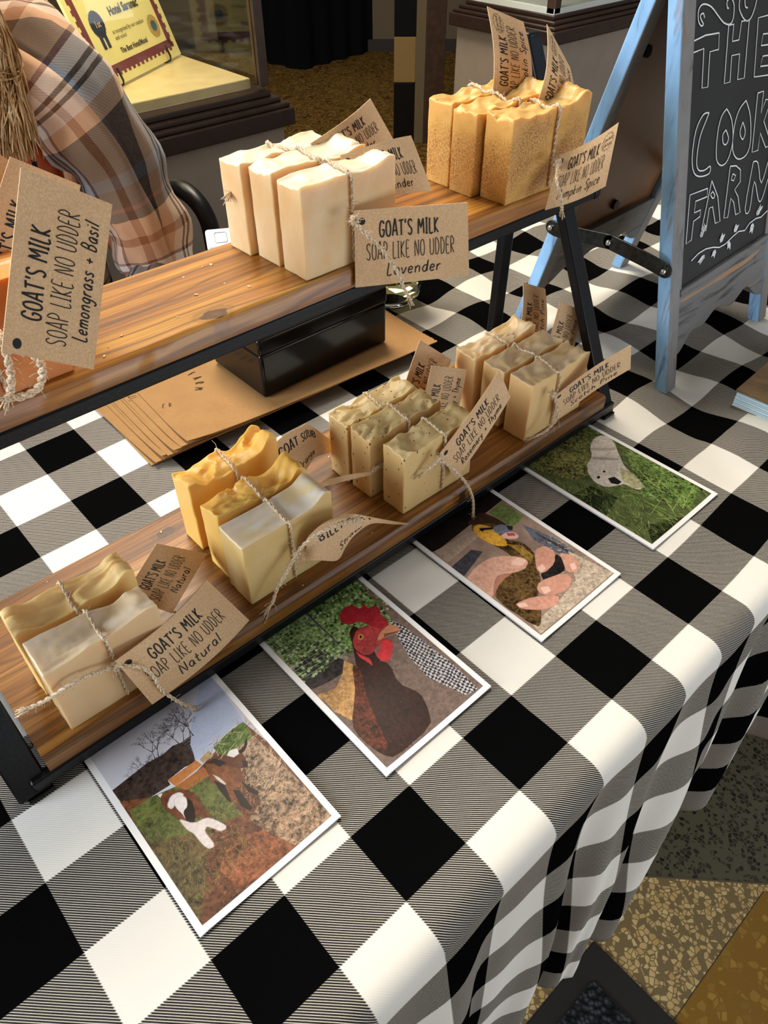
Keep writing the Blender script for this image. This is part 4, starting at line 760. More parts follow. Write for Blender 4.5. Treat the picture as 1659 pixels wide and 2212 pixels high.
add('natA','pale cream soap with a Natural tag, front bar at the lower shelf end',SOAP['natural_a'],'natural',-4.91,4.22,Z1,1.52,.52,1.22,0.0,11,.52)
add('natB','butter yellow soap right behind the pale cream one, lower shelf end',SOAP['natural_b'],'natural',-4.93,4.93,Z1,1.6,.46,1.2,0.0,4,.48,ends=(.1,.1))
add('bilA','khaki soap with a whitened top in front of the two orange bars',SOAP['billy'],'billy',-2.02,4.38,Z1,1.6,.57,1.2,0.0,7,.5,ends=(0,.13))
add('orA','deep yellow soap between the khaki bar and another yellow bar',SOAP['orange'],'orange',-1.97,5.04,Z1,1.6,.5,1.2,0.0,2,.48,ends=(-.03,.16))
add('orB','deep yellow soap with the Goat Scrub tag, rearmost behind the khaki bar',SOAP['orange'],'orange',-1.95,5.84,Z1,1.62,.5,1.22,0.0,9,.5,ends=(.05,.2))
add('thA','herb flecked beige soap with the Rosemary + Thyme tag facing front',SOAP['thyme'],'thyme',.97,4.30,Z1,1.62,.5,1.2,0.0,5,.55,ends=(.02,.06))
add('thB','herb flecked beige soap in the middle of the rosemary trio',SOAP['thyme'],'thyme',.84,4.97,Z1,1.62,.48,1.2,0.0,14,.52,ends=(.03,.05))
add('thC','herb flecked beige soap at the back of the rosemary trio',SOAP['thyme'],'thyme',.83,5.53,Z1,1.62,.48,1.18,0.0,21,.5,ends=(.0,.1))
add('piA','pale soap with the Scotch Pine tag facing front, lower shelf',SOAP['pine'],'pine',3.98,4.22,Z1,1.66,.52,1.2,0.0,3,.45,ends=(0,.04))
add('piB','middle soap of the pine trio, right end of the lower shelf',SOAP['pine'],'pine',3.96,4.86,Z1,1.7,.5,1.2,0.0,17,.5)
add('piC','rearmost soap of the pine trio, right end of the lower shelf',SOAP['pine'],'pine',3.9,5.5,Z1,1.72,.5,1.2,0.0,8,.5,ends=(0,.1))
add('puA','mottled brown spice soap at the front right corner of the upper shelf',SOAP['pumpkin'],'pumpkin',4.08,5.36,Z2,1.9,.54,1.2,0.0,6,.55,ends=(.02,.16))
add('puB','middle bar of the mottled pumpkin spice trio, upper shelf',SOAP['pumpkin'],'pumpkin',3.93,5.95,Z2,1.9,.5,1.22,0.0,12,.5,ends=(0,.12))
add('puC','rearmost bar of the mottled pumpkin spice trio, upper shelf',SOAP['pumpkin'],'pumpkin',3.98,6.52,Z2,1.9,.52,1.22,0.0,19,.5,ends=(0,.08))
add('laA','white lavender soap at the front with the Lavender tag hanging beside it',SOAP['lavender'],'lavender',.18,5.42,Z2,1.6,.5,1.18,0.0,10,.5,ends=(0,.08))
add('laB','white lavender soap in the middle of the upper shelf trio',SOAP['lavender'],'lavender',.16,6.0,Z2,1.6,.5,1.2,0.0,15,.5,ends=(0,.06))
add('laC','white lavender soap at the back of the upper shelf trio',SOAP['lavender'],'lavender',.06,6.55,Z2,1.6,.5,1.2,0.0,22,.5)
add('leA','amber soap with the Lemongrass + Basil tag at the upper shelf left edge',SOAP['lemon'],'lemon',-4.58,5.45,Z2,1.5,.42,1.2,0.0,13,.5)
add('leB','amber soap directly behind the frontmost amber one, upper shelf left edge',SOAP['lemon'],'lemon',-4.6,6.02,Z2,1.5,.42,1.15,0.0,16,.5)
T_ = TAGS; g = lambda k: G_[k][0]
card(g('natA'),[tuple(Vector(p)+Vector((-.0,-.08,.05))) for p in T_['nat_a']],bow=.09,variety='Natural'); card(g('natB'),T_['nat_b'],bow=.0,variety='Natural')
card(g('bilA'),cols=BILLY_COLS,title=('BILLY GOAT',''),variety='Straw')
card(g('orB'),cols=SCRUB_COLS,title=('GOAT SCRUB',''),variety='Orange'); card(g('orA'),cols=MID_COLS,title=('',''))
card(g('thA'),T_['thy_a'],bow=.03,variety='Rosemary + Thyme'); card(g('thB'),T_['thy_b'],bow=.03,variety='Rosemary + Thyme'); card(g('thC'),T_['thy_c'],bow=-.03,variety='Rosemary + Thyme')
card(g('piA'),T_['pine_a'],bow=-.08,variety='Scotch Pine'); card(g('piB'),T_['pine_b'],bow=.04,variety='Scotch Pine'); card(g('piC'),T_['pine_c'],bow=.08,variety='Scotch Pine')
card(g('puA'),T_['pump_a'],bow=-.07,variety='Pumpkin Spice',limited=True); card(g('puB'),T_['pump_b'],bow=.12,variety='Pumpkin Spice',limited=True); card(g('puC'),T_['pump_c'],bow=.10,variety='Pumpkin Spice',limited=True)
card(g('laA'),T_['lav_a'],variety='Lavender'); card(g('laB'),T_['lav_b'],bow=.12,variety='Lavender'); card(g('laC'),T_['lav_c'],bow=.08,variety='Lavender')
def toward(P, k): c_ = Vector((-5.30,-2.18,9.17)); return [c_+(Vector(p)-c_)*k for p in P]
card(g('leA'),toward(T_['lem_a'],.93),variety='Lemongrass + Basil'); card(g('leB'),T_['lem_b'],bow=-.05,variety='Lemongrass + Basil')
add('leC','rearmost amber soap at the upper shelf left edge',SOAP['lemon'],'lemon',-4.85,6.55,Z2,1.5,.42,1.15,0.0,18,.5)
card(g('leC'),T_['lem_c'],bow=-.08,variety='Lemongrass + Basil')
tl = TAILS
for k, s_, kn in (('natA1','natA',1),('natA2','natA',0),('billy1','bilA',1),('billy2','bilA',0),('thyA1','thA',1),('thyA2','thA',0),('lavA','laA',1),('pumpA','puA',1),('pineA','piA',1),('lem1','leA',1),('lem2','leA',0),('lem3','leA',0),('orB','orA',0),('lavC','laC',0)):
    twline(g(s_), tl[k], seed=len(k)+ord(k[0]), knot=bool(kn), r=.027 if k.startswith('lem') else .017)
# ================================================================ PHOTO PRINTS
def prints(name, label, x0, x1, y0, y1, key, z=.035):
    t = thing('photo_print', label, 'photo', ((x0+x1)/2,(y0+y1)/2,z-.02))
    b = MB(); b.grid(lambda u, v: (x0+(x1-x0)*u, y0+(y1-y0)*v, z+.02*abs(2*u-1)**3), 8, 8); b.grid(lambda u, v: (x0+(x1-x0)*u, y0+(y1-y0)*v, z-.012), 8, 8, flip=True)
    b.uv = {}; b.build('paper', PAPER, t, sharp=60)
    bd = .085; b = MB(); b.grid(lambda u, v: (x0+bd+(x1-x0-2*bd)*u, y0+bd+(y1-y0-2*bd)*v, z+.004+.02*abs((2*u-1)*.92)**3), 8, 8, uvf=lambda u, v: ((bd+(x1-x0-2*bd)*u)/(x1-x0), (bd+(y1-y0-2*bd)*v)/(y1-y0)))
    b.build('picture', mat_image('print_'+key, paint(key), .28), t, sharp=180); return t
prints('goat','white bordered photo of two young goats on brown soil, leftmost on the cloth',-4.97,-2.93,1.26,4.30,'goat')
prints('hen','white bordered photo of a red combed brown hen',-2.16,-.13,1.27,4.32,'hen')
prints('duck','white bordered photo of a hand holding a yellow and brown duckling',1.02,3.06,1.29,4.32,'duck')
prints('dog','white bordered photo of a white dog walking in tall grass, rightmost on the cloth',3.93,6.02,1.25,4.28,'dog')
# ================================================================ BAGS, BOX, JAR, BOOK
rg = random.Random(8); NB = 9
for k in range(NB):
    f = k/(NB-1); zb = .02+.028*k; xa = -1.22+.64*f+rg.uniform(-.05,.05); ya = 8.93-.25*f+rg.uniform(-.06,.03); rot = math.radians(-1.0+rg.uniform(-1.6,1.6)-2.2*f)
    xb = 5.75+rg.uniform(-.03,.03); yb = 12.9; cc_, ss_ = math.cos(rot), math.sin(rot)
    def bp(u, v, dz=0.0, xa=xa, ya=ya, zb=zb, cc_=cc_, ss_=ss_, k=k):
        x = (xb-xa)*u; y = (yb-ya)*v
        if u > .999: x += .035*(1 if int(v*80+.5) % 2 else -.01)
        cr = .06*math.exp(-u*9)*math.exp(-v*7)*(k % 3)+.05*math.exp(-v*14)*(k/9)
        return (xa+x*cc_-y*ss_, ya+x*ss_+y*cc_, zb+dz+cr)
    b = MB(); b.grid(lambda u, v: bp(u,v,.02), 12, 80); b.grid(lambda u, v: bp(u,v,0), 12, 80, flip=True)
    b.grid(lambda u, v: bp(u,0,.02*v), 12, 1); b.grid(lambda u, v: bp(0,u,.02*v), 80, 1, flip=True); b.grid(lambda u, v: bp(1,u,.02*v), 80, 1); b.uv = {}
    if k in (0, NB-1):
        t = thing('paper_bag', 'uppermost brown paper bag with printed letters, under the black box' if k else 'undermost brown paper bag, lying flat on the checked cloth', 'paper bag', (xa,ya,zb), 'flat brown paper bags under the cash box')
        b.build('bag_paper', KRAFTB, t, sharp=30)
        if k:
            b = MB(); cxp, cyp = .15, 10.75
            for i, ch_ in enumerate('THE COOK FARM'):
                a_ = 2.9-i*.30
                for Ln in text_lines(ch_, 0, 0, .16):
                    ribbons(b, [Ln], lambda x, y, a_=a_: (cxp+.62*math.cos(a_)+x*math.sin(a_)+y*math.cos(a_), cyp+.62*math.sin(a_)-x*math.cos(a_)+y*math.sin(a_), .275), .018)
            for i, ch_ in enumerate('   ER'):
                a_ = -2.8+i*.2
                for Ln in text_lines(ch_, 0, 0, .13):
                    ribbons(b, [Ln], lambda x, y, a_=a_: (cxp+.72*math.cos(a_)-x*math.sin(a_)-y*math.cos(a_), cyp+.72*math.sin(a_)+x*math.cos(a_)-y*math.sin(a_), .275), .014)
            b.build('printed_letters', INK, t, smooth=False)
    else:
        tag(b.build('paper_bag', KRAFTB, base=(xa,ya,zb), sharp=30), ['','second','third','fourth','fifth','sixth','seventh','eighth'][k]+' brown paper bag up from the cloth in the fanned stack under the box', 'paper bag', 'flat brown paper bags under the cash box')
cbx = thing('cash_box', 'glossy black lidded cash box standing on the brown paper bags', 'box', (3.2,10.2,.29))
b = MB(); b.box((1.46,8.97,.29),(4.84,10.9,1.3)); b.build('box_body', BLACKGLOSS, cbx, bevel=.07, seg=4)
b = MB(); b.box((1.44,8.95,1.28),(4.86,10.93,1.66)); b.build('lid', BLACKGLOSS, cbx, bevel=.07, seg=4)
jr = thing('glass_jar', 'clear glass jar half full of pale yellow liquid behind the black box', 'jar', (6.7,10.9,.0))
JG = NT('jar_glass').fin((0.97,0.99,0.95), 0.02, 0.5, trans=1.0, ior=1.45); JL = NT('yellow_liquid').fin(rgb(250,244,170), 0.03, 0.5, trans=1.0, ior=1.33)
b = MB(); b.lathe((6.7,10.9,.02),[(.5,0),(.68,.03),(.78,.16),(.80,.5),(.80,2.0),(.74,2.12),(.74,2.3),(.70,2.3),(.70,2.1),(.75,1.98),(.75,.5),(.72,.2),(.3,.12)],40); b.build('jar_body', JG, jr, sharp=60)
b = MB(); b.lathe((6.7,10.9,.14),[(.3,.0),(.70,.1),(.742,.38),(.742,.78)],40); b.build('liquid', JL, jr, sharp=40)
b = MB(); b.lathe((6.7,10.9,2.22),[(.82,0),(.84,.05),(.84,.3),(.80,.34)],40); b.build('lid', STEEL, jr, sharp=40)
bk = thing('book', 'thick brown covered book with pale edges at the right edge of the cloth', 'book', (10.2,1,.0))
M = Matrix.Translation((8.72,2.52,.04)) @ Matrix.Rotation(.05,4,'Z')
t = NT('brown_cover'); n_ = t.noise(t.co(),22,4,1.0); COV = t.fin(t.ramp(n_,[(0.35,rgb(84,66,48)),(0.6,rgb(122,98,66)),(0.8,rgb(150,124,86))]),.4,.5)
b = MB(); b.box((0,-3.2,.38),(3.6,0,.43),M); b.box((0,-3.2,0),(3.6,0,.04),M); b.build('cover', COV, bk, smooth=False)
b = MB()
for i in range(11): b.box((.02+.012*(i%3),-3.16,.04+.031*i),(3.55,-.02-.008*(i%2),.04+.031*i+.026),M)
b.build('pages', mat_plain('pale_page_edges', rgb(206,226,232), 0.6), bk, smooth=False)
cd = thing('card_reader', 'small rounded white card reader behind the upper shelf beside the plaid sleeve', 'card reader', (4.2,12.6,0))
b = MB(); M = Matrix.Translation((3.25,12.95,1.88)) @ Matrix.Rotation(-.5,4,'Z') @ Matrix.Rotation(.5,4,'X'); b.box((-.34,-.28,-.09),(.34,.28,.09),M); b.build('reader_shell', mat_plain('white_plastic', rgb(240,242,244), 0.3), cd, bevel=.07, seg=4)
b = MB()
for r_ in (.14,): b.tube([M @ Vector((r_*sx,r_*sy,.09)) for sx, sy in ((-1,-.8),(-.8,-1),(.8,-1),(1,-.8),(1,.8),(.8,1),(-.8,1),(-1,.8))],.012,6,closed=True)
b.build('square_mark', mat_plain('grey_mark', rgb(170,172,174), 0.5), cd)
b = MB(); b.tube([M @ Vector((0,0,-.12)), (3.27,13.0,.02)],.2,12); b.build('dock', mat_plain('white_dock', rgb(220,222,224), 0.4), cd)
# ================================================================ CHALKBOARD EASEL
ez = thing('chalkboard_easel', 'weathered blue and grey wooden easel with a lettered chalkboard', 'easel', (10.3,5.8,0))
def mat_paint(name, col, under, wear=.5):
    t = NT(name); v = t.map(t.co(),(30,30,3.5)); f = t.noise(v, 3.0, 5, .6, .65); n_ = t.noise(t.co(), 60, 4)
    c = t.mix(t.ramp(f,[(0.3,1.0),(0.42,0.15),(0.6,0.0)]), col, tuple(q*.32 for q in col))
    c = t.mix(t.ramp(n_,[(0.4,0.0),(0.75,.35)]), c, tuple(min(1,q*1.35) for q in col))
    c = t.mix(t.mth('MULTIPLY', t.ramp(t.noise(t.map(t.co(),(40,40,5)),2.0,4,1.0),[(0.62,0.0),(0.67,1.0)]), wear), c, under)
    t.bump(f,.5,.0012); return t.fin(c,.6,.35)
BLUE = mat_paint('weathered_blue_paint', rgb(146,190,228), rgb(150,112,86)); GREY = mat_paint('weathered_grey_wood', rgb(140,138,136), rgb(168,128,92), .6)
t = NT('weathered_grey_rail'); v = t.map(t.co(),(3.5,30,34)); f = t.noise(v,3.0,5,.5,.65)
c = t.mix(t.ramp(f,[(0.3,1.0),(0.45,0.1),(0.65,0.0)]), rgb(128,126,124), rgb(50,46,44)); c = t.mix(t.ramp(t.noise(t.map(t.co(),(3,30,60)),1.6,3,.4),[(0.66,0.0),(0.69,.8)]), c, rgb(190,146,104)); t.bump(f,.5,.001); GREYR = t.fin(c,.6,.35)
def yf(x, z): return 3.65+.27*z+.045*(x-8.1)
def yr(x, z): return 7.98-.246*z+.045*(x-8.1)
def xz(x, z): return x+.037*z
H_ = 8.4
for nm, yy, sgn, x in (('front_post',yf,1,8.1),('front_post',yf,1,12.45),('rear_post',yr,-1,8.1),('rear_post',yr,-1,12.45)):
    b = MB(); z0_ = 0.03
    c0_ = [(x,0),(x+.42,0),(x+.42,.3),(x,.3)] if sgn > 0 else [(x,-.3),(x+.42,-.3),(x+.42,0),(x,0)]
    for z_ in (z0_, H_):
        for (a_, d_) in c0_: b.v.append(Vector((xz(a_,z_), yy(a_,z_)+d_, z_)))
    b.face((3,2,1,0)); b.face((4,5,6,7))
    for i in range(4): b.face((i,(i+1)%4,4+(i+1)%4,4+i), 1 if i in (1,3) else 0)
    b.build(nm, [GREY,BLUE], ez, bevel=.035)
    # inner step moulding on the front
def railz(nm, yy, z0, z1, xa, xb, dep, m, scallop=0.0, off=0.0):
    b = MB(); n_ = 30
    for i in range(n_+1):
        u = i/n_; x = xa+(xb-xa)*u; zz = z0+scallop*(sm(u,0,.22)*(1-sm(u,.78,1)))*(.8+.2*math.sin(u*18))
        for (z_, d_) in ((zz,off),(z1,off),(z1,off+dep),(zz,off+dep)): b.v.append(Vector((xz(x,z_),yy(x,z_)+d_,z_)))
    for i in range(n_):
        for k in range(4): a_ = i*4+k; c_ = i*4+(k+1)%4; b.face((a_,a_+4,c_+4,c_))
    b.face((0,1,2,3)); b.face((n_*4+3,n_*4+2,n_*4+1,n_*4)); return b.build(nm, m, ez, bevel=.02)
railz('bottom_rail',yf,.72,1.95,8.5,12.47,.26,GREYR,.42,.02); railz('top_rail',yf,7.7,8.35,8.5,12.47,.26,GREYR,0,.02)
railz('bottom_rail',yr,.95,2.05,8.5,12.47,-.26,GREYR,.42,-.02)
railz('inner_moulding',yf,1.93,2.06,8.5,12.47,.1,GREYR,0,-.03); 
for xa in (8.5,12.38):
    b = MB()
    for z_ in (1.95,7.75):
        for (a_, d_) in ((0,.02),(.09,.02),(.09,.2),(0,.2)): b.v.append(Vector((xz(xa+a_,z_),yf(xa,z_)+d_,z_)))
    b.face((3,2,1,0)); b.face((4,5,6,7))
    for i in range(4): b.face((i,(i+1)%4,4+(i+1)%4,4+i))
    b.build('inner_moulding', GREY, ez, bevel=.02)
t = NT('chalkboard_black'); CHB = t.fin(t.mix(t.noise(t.co(),18,4,.5), rgb(30,31,33), rgb(46,47,49)), .5, .4)
railz('chalkboard_panel',yf,1.95,7.75,8.62,12.35,.08,CHB,0,.06)
MDF = mat_plain('brown_backing_board', rgb(146,92,46), 0.36, nz=.1, nsc=8)
railz('backing_board',yr,1.95,8.0,8.45,12.5,-.08,MDF,0,-.06)
for (x, z) in ((8.75,4.3),(8.78,5.9),(10.5,2.4)):
    b = MB(); b.tube([(xz(x,z),yr(x,z)-.14,z),(xz(x,z),yr(x,z)-.24,z)],.11,12); b.build('turn_button', BLACK, ez)
CHALK = mat_plain('white_chalk', rgb(250,250,248), 0.9, 0.1)
def cf(x, z): return (x, yf(x,z)+.028, z)
b = MB(); ribbons(b, [L for i, L in enumerate(CHALK_) if i in (5,6,7,8,9,13,16,17,18,19)], cf, .024); ribbons(b, [L for i, L in enumerate(CHALK_) if i not in (5,6,7,8,9,13,16,17,18,19)], cf, .024, 1); ribbons(b, CHALK_LEAF_, cf, .018, 1); b.build('chalk_lettering', CHALK, ez, smooth=False)
for sx in (-.06,4.83):
    b = MB(); p = [(8.1+sx,7.19,2.61),(8.05+sx,6.9,2.63),(8.0+sx,5.66,2.80)]; q = [(8.0+sx,5.66,2.80),(7.98+sx,4.75,2.72),(8.14+sx,4.42,2.58)]
    def strap(P, w_=.30):
        P2 = [Vector(a_) for a_ in smooth_line(P,5)]
        n0 = len(b.v)
        for a_ in P2:
            for dz, dxx in ((-w_/2,-.025),(w_/2,-.025),(w_/2,.025),(-w_/2,.025)): b.v.append(a_+Vector((dxx,0,dz)))
        for i in range(len(P2)-1):
            for k in range(4): c_ = n0+i*4+k; d_ = n0+i*4+(k+1)%4; b.face((c_,c_+4,d_+4,d_))
        b.face((n0,n0+1,n0+2,n0+3)); m_ = n0+(len(P2)-1)*4; b.face((m_+3,m_+2,m_+1,m_))
        for e_ in (P2[0],P2[-1]): b.tube([e_+Vector((-.026,0,0)),e_+Vector((.026,0,0))],w_/2,14)
    strap(p); strap(q); hb = b.build('folding_brace', STEEL, ez, bevel=.01)
    b = MB()
    for c_ in (p[0],p[2],q[2]): b.lathe((c_[0]-.06,c_[1],c_[2]),[(.001,-.06),(.05,-.04),(.06,0),(.05,.04),(.001,.06)],12)
    b.build('rivet', mat_plain('bright_steel_%d' % (sx > 0), (.6,.6,.58), 0.25, metal=.9), hb)
# crumbs and a bag on the floor
b = MB(); rg = random.Random(31)
for k in range(90):
    if k % 2: x, y, z = rg.uniform(-5.2,6.2), rg.uniform(4.15,6.9), .603
    else: x, y, z = rg.uniform(-4.6,6.2), rg.uniform(5.42,7.1), 4.603
    M = Matrix.Translation((x,y,z)) @ Matrix.Rotation(rg.uniform(0,6),4,'Z'); q = rg.uniform(.008,.024); b.box((-q,-q*.5,0),(q,q*.5,q*.6),M)
cr = b.build('soap_crumbs', mat_plain('soap_flakes', rgb(236,214,170), .6), base=(0,5,.6), smooth=False, kind='stuff'); tag(cr, 'tiny pale soap crumbs scattered over both shelf boards', 'crumbs')
tb = thing('tote_bag', 'dark navy bag standing on the dark terrazzo past the cloth hem', 'bag', (17,-.6,-15))
b = MB()
def tote(u, v):
    a_ = 2*PI*u; k = 1+.05*math.sin(3*a_+v*3); sx = abs(math.cos(a_))**.35*(1 if math.cos(a_) > 0 else -1); sy = abs(math.sin(a_))**.35*(1 if math.sin(a_) > 0 else -1)
    return (17+2.6*sx*k*(1-.1*v), -.4+1.2*sy*k*(1-.25*v), -15+5.6*v)
b.grid(tote, 48, 12); b.uv = {}; b.build('bag_body', mat_plain('navy_canvas', rgb(20,30,48), .8, nz=.2, nsc=200), tb)
for y in (-1.0,.3):
    b = MB(); b.tube(smooth_line([(15.9,y,-10.2),(16.1,y,-9.2),(17,y,-8.9),(17.9,y,-9.2),(18.1,y,-10.2)],6),.09,8); b.build('handle', BLACK, tb)
# ================================================================ CHAIR AND PERSON
chx = thing('chair', 'black tube framed chair with curved arms behind the person in the plaid shirt', 'chair', (1.2,18,-15))
b = MB(); b.box((-1.8,15.4,-6.6),(3.6,20.6,-6.0)); b.build('seat', BLACK, chx, bevel=.25, seg=4)
b = MB(); b.box((-1.6,20.4,-3.6),(3.4,20.9,.8)); b.build('backrest', BLACK, chx, bevel=.25, seg=4)
for x in (-2.1,4.45):
    b = MB(); b.tube(smooth_line([(x,20.8,-6),(x,20.9,-1),(x,20.7,-.6)],4),.22,10); b.build('back_post', BLACK, chx)
    b = MB(); b.tube(smooth_line([(x,20.7,.3),(x,19.6,.75),(x-.05,18,1.35),(x-.05,16.6,1.75),(x,15.7,1.35),(x,15.5,.3),(x,15.5,-3),(x,15.6,-6.2)],6),.24,12); b.build('arm', BLACK, chx)
    for y in (15.9,20.4):
        b = MB(); b.tube([(x*.9,y,-6.3),(x,y+(.3 if y > 18 else -.3),-15)],.2,10); b.build('leg', BLACK, chx)
pr = thing('person', 'seated person with long blond hair, plaid flannel shirt over an orange top', 'person', (0,17.5,-6))
SKIN = NT('skin').fin(rgb(196,128,96), .5, .4, sss=.2, sssr=.01)
def skin_body():
    V = []; E = []; R_ = []
    def v(p, r, par=None):
        V.append(tuple(W(p)-Vector(pr['_b']))); R_.append(r*S); k = len(V)-1
        if par is not None: E.append((par,k))
        return k
    pel = v((-.3,18.2,-4.6),1.9); wa = v((-.4,18.0,-1.5),1.7,pel); chs = v((-.6,17.4,2.5),2.0,wa); nk = v((-.8,16.9,5.6),.9,chs); nk2 = v((-.9,16.6,6.6),.75,nk)
    hd = v((-.95,16.3,7.9),1.15,nk2); v((-.95,16.4,9.3),1.05,hd)
    nose = v((-.95,15.0,8.0),.16,hd)
    for s_, sh, el, wr, hn in ((1,(1.3,16.4,5.0),(2.45,15.6,.75),(1.5,13.6,.55),(.9,12.9,.5)),(-1,(-2.9,17.0,5.0),(-3.9,15.8,.9),(-2.4,13.4,.55),(-1.8,12.8,.5))):
        a_ = v(sh,.9,chs); e_ = v(el,.62,a_); w_ = v(wr,.42,e_); h_ = v(hn,.42,w_)
        dv = (Vector(hn)-Vector(wr)).normalized(); sd_ = Vector((-dv.y,dv.x,0))
        for i, (of, ln) in enumerate(((-.33,.85),(-.11,1.0),(.11,.95),(.33,.75))):
            f0 = v(tuple(Vector(hn)+sd_*of+dv*.35),.17,h_); f1 = v(tuple(Vector(hn)+sd_*of*1.2+dv*(.35+ln*.55)+Vector((0,0,.08))),.15,f0); v(tuple(Vector(hn)+sd_*of*1.2+dv*(.35+ln)+Vector((0,0,-.1))),.12,f1)
        f0 = v(tuple(Vector(hn)-sd_*.5*s_+dv*-.1),.18,h_); v(tuple(Vector(hn)-sd_*.75*s_+dv*.45),.14,f0)
    for s_ in (1,-1):
        k = v((-.3+s_*1.3,14.0,-4.8),1.25,pel); f = v((-.3+s_*1.4,13.6,-13.6),.6,k); v((-.3+s_*1.4,12.2,-14.6),.45,f)
    me = bpy.data.meshes.new('body'); me.from_pydata(V, E, []); me.materials.append(SKIN)
    o = bpy.data.objects.new('body', me); COL.objects.link(o); o.parent = pr; o['_b'] = pr['_b']
    sk = o.modifiers.new('skin','SKIN'); sk.use_smooth_shade = True
    if not me.skin_vertices: me.attributes
    for i, d_ in enumerate(me.skin_vertices[0].data): d_.radius = (R_[i],R_[i]); d_.use_root = (i == 0)
    ss = o.modifiers.new('sub','SUBSURF'); ss.levels = 1; ss.render_levels = 2
    return o

skin_body()
def mat_plaid():
    t = NT('plaid_flannel'); uv = t.sep(t.co('UV')); cs = []
    bei, cre, rus, cha, tea, mar = rgb(226,186,150), rgb(248,240,232), rgb(170,104,44), rgb(26,26,30), rgb(34,84,112), rgb(120,62,60)
    for k in (0,1):
        f = t.mth('FRACT', uv[k])
        cs.append(t.ramp(f, [(0,bei),(.10,rus),(.15,bei),(.27,mar),(.29,cre),(.35,cha),(.37,cre),(.39,cha),(.41,cre),(.47,bei),(.55,cha),(.78,tea),(.84,cha),(.93,mar),(.95,cha)], True))
    d = t.mth('FRACT', t.mth('MULTIPLY', t.mth('ADD', uv[0], uv[1]), 60)); c = t.mix(.45, t.mix(t.mth('ADD', .42, t.mth('MULTIPLY', t.mth('GREATER_THAN', d, .5), .16)), cs[0], cs[1]), t.mix(1.0, cs[0], cs[1], 'MULTIPLY'))
    n = t.noise(t.co(), 300, 3); c = t.mix(t.mth('MULTIPLY', n, .25), c, rgb(150,128,108)); t.bump(n, .25, .0006); return t.fin(c, .85, .2, sheen=.15)
PLAID = mat_plaid(); ORT = mat_plain('orange_knit', rgb(196,98,60), 0.8, nz=.2, nsc=60)
def loft(mb, rings, seg, uscale, vscale, t0=0.0, t1=2*PI, wr=0.06, seed=0):
    """rings: centre, radius a, radius b, axis a, axis b"""
    R_ = []; dist = 0
    cen = [Vector(r[0]) for r in rings]
    cl_ = smooth_line([tuple(r[0])+(r[1],r[2]) for r in rings], 6)
    ds = [0]
    for i in range(1,len(cl_)): ds.append(ds[-1]+(Vector(cl_[i][:3])-Vector(cl_[i-1][:3])).length)
    up = None; n0 = len(mb.v); uvs = []
    for i, q in enumerate(cl_):
        p = Vector(q[:3]); a_ = Vector(cl_[max(i-1,0)][:3]); c_ = Vector(cl_[min(i+1,len(cl_)-1)][:3]); d_ = (c_-a_).normalized()
        ex = Vector((0,-1,0)); ex = (ex-d_*ex.dot(d_)).normalized(); ey = d_.cross(ex)
        for k in range(seg+1):
            th = t0+(t1-t0)*k/seg
            w_ = 1+wr*mn.noise(Vector((math.cos(th)*2.2+seed, math.sin(th)*2.2, ds[i]*1.1)))*2+wr*.7*math.sin(ds[i]*4.2+2.2*math.sin(th)+seed)
            mb.v.append(p+ex*(q[4]*math.cos(th)*w_)+ey*(q[3]*math.sin(th)*w_)); uvs.append((th*(q[3]+q[4])/2*uscale, ds[i]*vscale))
    M_ = seg+1
    for i in range(len(cl_)-1):
        for k in range(seg):
            f = (n0+i*M_+k, n0+i*M_+k+1, n0+(i+1)*M_+k+1, n0+(i+1)*M_+k); mb.face(f, 0, [uvs[j-n0] for j in f])
b = MB(); loft(b, [((-.3,18.2,-4.4),2.3,1.6),((-.4,18.0,-1.5),2.2,1.5),((-.6,17.3,1.8),2.5,1.7),((-.7,17.1,4.2),2.5,1.45),((-.8,17.0,5.6),1.5,1.0),((-.85,16.9,6.3),.95,.85)], 40, .3, .3, wr=.02)
b.build('orange_top', ORT, pr, sharp=180)
# open plaid shirt: body shell with a gap at the chest, two sleeves
b = MB(); loft(b, [((-.3,18.3,-4.8),2.75,2.0),((-.4,18.1,-1.5),2.6,1.9),((-.6,17.35,1.8),2.85,2.0),((-.7,17.15,4.2),2.85,1.75),((-.75,17.05,5.6),2.2,1.25),((-.8,17.0,6.5),1.25,1.1)], 60, .25, .27, .8, 2*PI-.8, .035, 3)
sh_ = b.build('shirt_body', PLAID, pr, sharp=180); q = sh_.modifiers.new('thick','SOLIDIFY'); q.thickness = .002
b = MB(); loft(b, [((.5,16.5,5.9),.95,.9),((1.25,15.9,5.15),1.15,1.15),((1.95,15.5,3.9),1.08,1.1),((2.35,15.3,2.5),1.0,1.02),((2.58,15.2,1.3),.96,.98),((2.55,15.0,.55),.92,.9),((2.2,14.6,.45),.8,.72),((1.7,14.0,.5),.66,.6)], 40, .25, .23, wr=.09, seed=1)
s1 = b.build('sleeve', PLAID, pr, sharp=180, label='plaid sleeve of the arm nearer the chair arm')
b = MB(); loft(b, [((-2.0,17.0,5.9),.95,.9),((-2.9,16.8,5.0),1.15,1.15),((-3.5,16.2,3.0),1.0,1.0),((-3.9,15.8,1.0),.9,.9),((-3.2,14.8,.75),.8,.72),((-2.5,13.8,.62),.62,.58)], 40, .27, .25, wr=.07, seed=5)
s2 = b.build('sleeve', PLAID, pr, sharp=180)
for q_ in (s1,s2): z_ = q_.modifiers.new('thick','SOLIDIFY'); z_.thickness = .0015
b = MB(); b.tube(smooth_line([(.9,15.75,6.0),(1.12,15.5,5.2),(1.2,15.4,4.4),(1.15,15.5,3.4),(1.05,15.8,1.2)],6),[.13]*25,10)
b.build('shirt_placket', PLAID, pr)
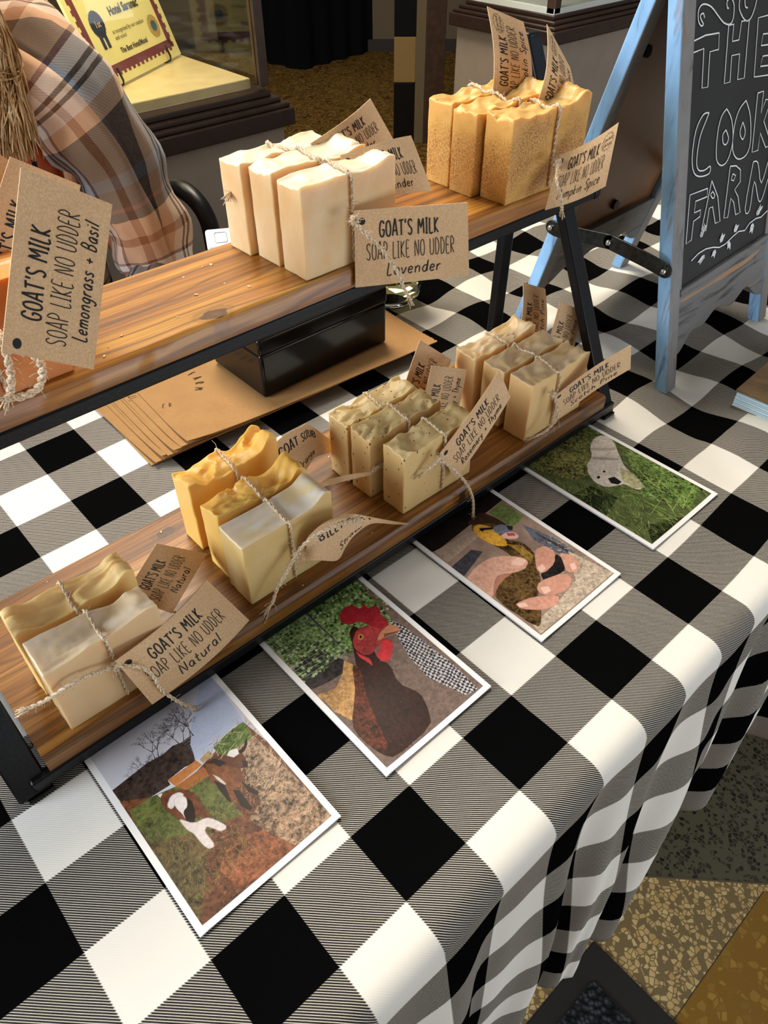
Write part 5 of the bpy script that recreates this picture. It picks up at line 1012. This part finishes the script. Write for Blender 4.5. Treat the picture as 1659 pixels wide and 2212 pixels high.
b = MB(); loft(b, [((-.3,18.2,-4.7),2.5,1.9),((1.0,16.5,-4.8),1.6,1.5),((1.1,14.2,-4.8),1.35,1.3),((1.1,13.8,-8),1.0,1.0),((1.1,13.6,-14),.8,.8)], 24, .3, .3, wr=.02)
loft(b, [((-.3,18.2,-4.7),2.5,1.9),((-1.6,16.5,-4.8),1.6,1.5),((-1.6,14.2,-4.8),1.35,1.3),((-1.6,13.8,-8),1.0,1.0),((-1.6,13.6,-14),.8,.8)], 24, .3, .3, wr=.02)
b.build('trousers', mat_plain('dark_denim', rgb(34,38,52), .8, nz=.2, nsc=200), pr, sharp=180)
for x in (1.1,-1.7):
    b = MB(); loft(b, [((x,14.2,-14.5),.6,.5),((x,13.4,-14.5),.7,.55),((x,12.0,-14.7),.65,.35),((x,11.4,-14.8),.3,.2)], 16, .3, .3, wr=.0); b.build('shoe', BLACK, pr, sharp=60)
# necklace cord and dark print on the orange top
b = MB(); b.tube(smooth_line([(-1.3,15.35,5.2),(-.9,15.2,3.6),(-.3,15.15,2.7),(.3,15.25,3.4),(.55,15.6,4.8)],6),.055,8); b.build('neck_cord', BLACK, pr)
# head details
b = MB()
for sx in (-.42,.42):
    b.tube([(-.95+sx,15.32,8.15),(-.95+sx,15.22,8.15)],[.16,.08],12)
b.build('eye', mat_plain('eye_dark', rgb(40,34,30), .3), pr)
b = MB(); b.tube(smooth_line([(-1.3,15.2,7.25),(-.95,15.1,7.2),(-.6,15.2,7.25)],4),[.05]+[.09]*7+[.05],8); b.build('mouth', mat_plain('lips', rgb(170,86,78), .4), pr)
# long hair: locks of many strands falling over the shoulder
t = NT('blond_hair'); n = t.noise(t.map(t.co(),(60,60,6)),3,3); HAIR = t.fin(t.ramp(n,[(0.3,rgb(122,84,44)),(0.48,rgb(190,146,88)),(0.68,rgb(240,212,166))]),.38,.5)
b = MB(); rg = random.Random(12)
for k in range(1300):
    side = 1 if k % 3 else -1; th = rg.uniform(0,1)
    a0 = rg.uniform(-.6,1.2); hx, hy = math.cos(a0)*1.15*side, -math.sin(a0)*.9+.3
    top = (-.95+hx*.2, 16.5+hy*.3, 9.55+rg.uniform(-.1,.1)); mid = (-.95+hx*1.08, 16.4+hy*.95, 8.4); nk = (-.95+hx*(.95+.3*th), 16.0-1.0*th, 6.6)
    ex = -.9+side*(.6+.75*th+rg.uniform(-.2,.25)); e1 = (ex-.1+.1*math.sin(k), 15.3-.35*th+rg.uniform(-.12,.12), 5.5+rg.uniform(-.1,.2)); e2 = (ex-.25-side*.1+.22*math.sin(k*1.7), 15.0-.25*th+rg.uniform(-.1,.1), 4.8-rg.uniform(-.8,1.0))
    b.tube(smooth_line([top,mid,nk,e1,e2],5), [.022]*16+[.018]*4+[.006], 3, cap=False)
hr = b.build('hair', HAIR, pr, sharp=180)
b = MB(); b.lathe((-.95,16.55,8.1),[(.6,-.9),(1.05,-.6),(1.22,.2),(1.18,.9),(.85,1.4),(.3,1.62)],24); b.build('hair_crown', HAIR, pr, sharp=180)
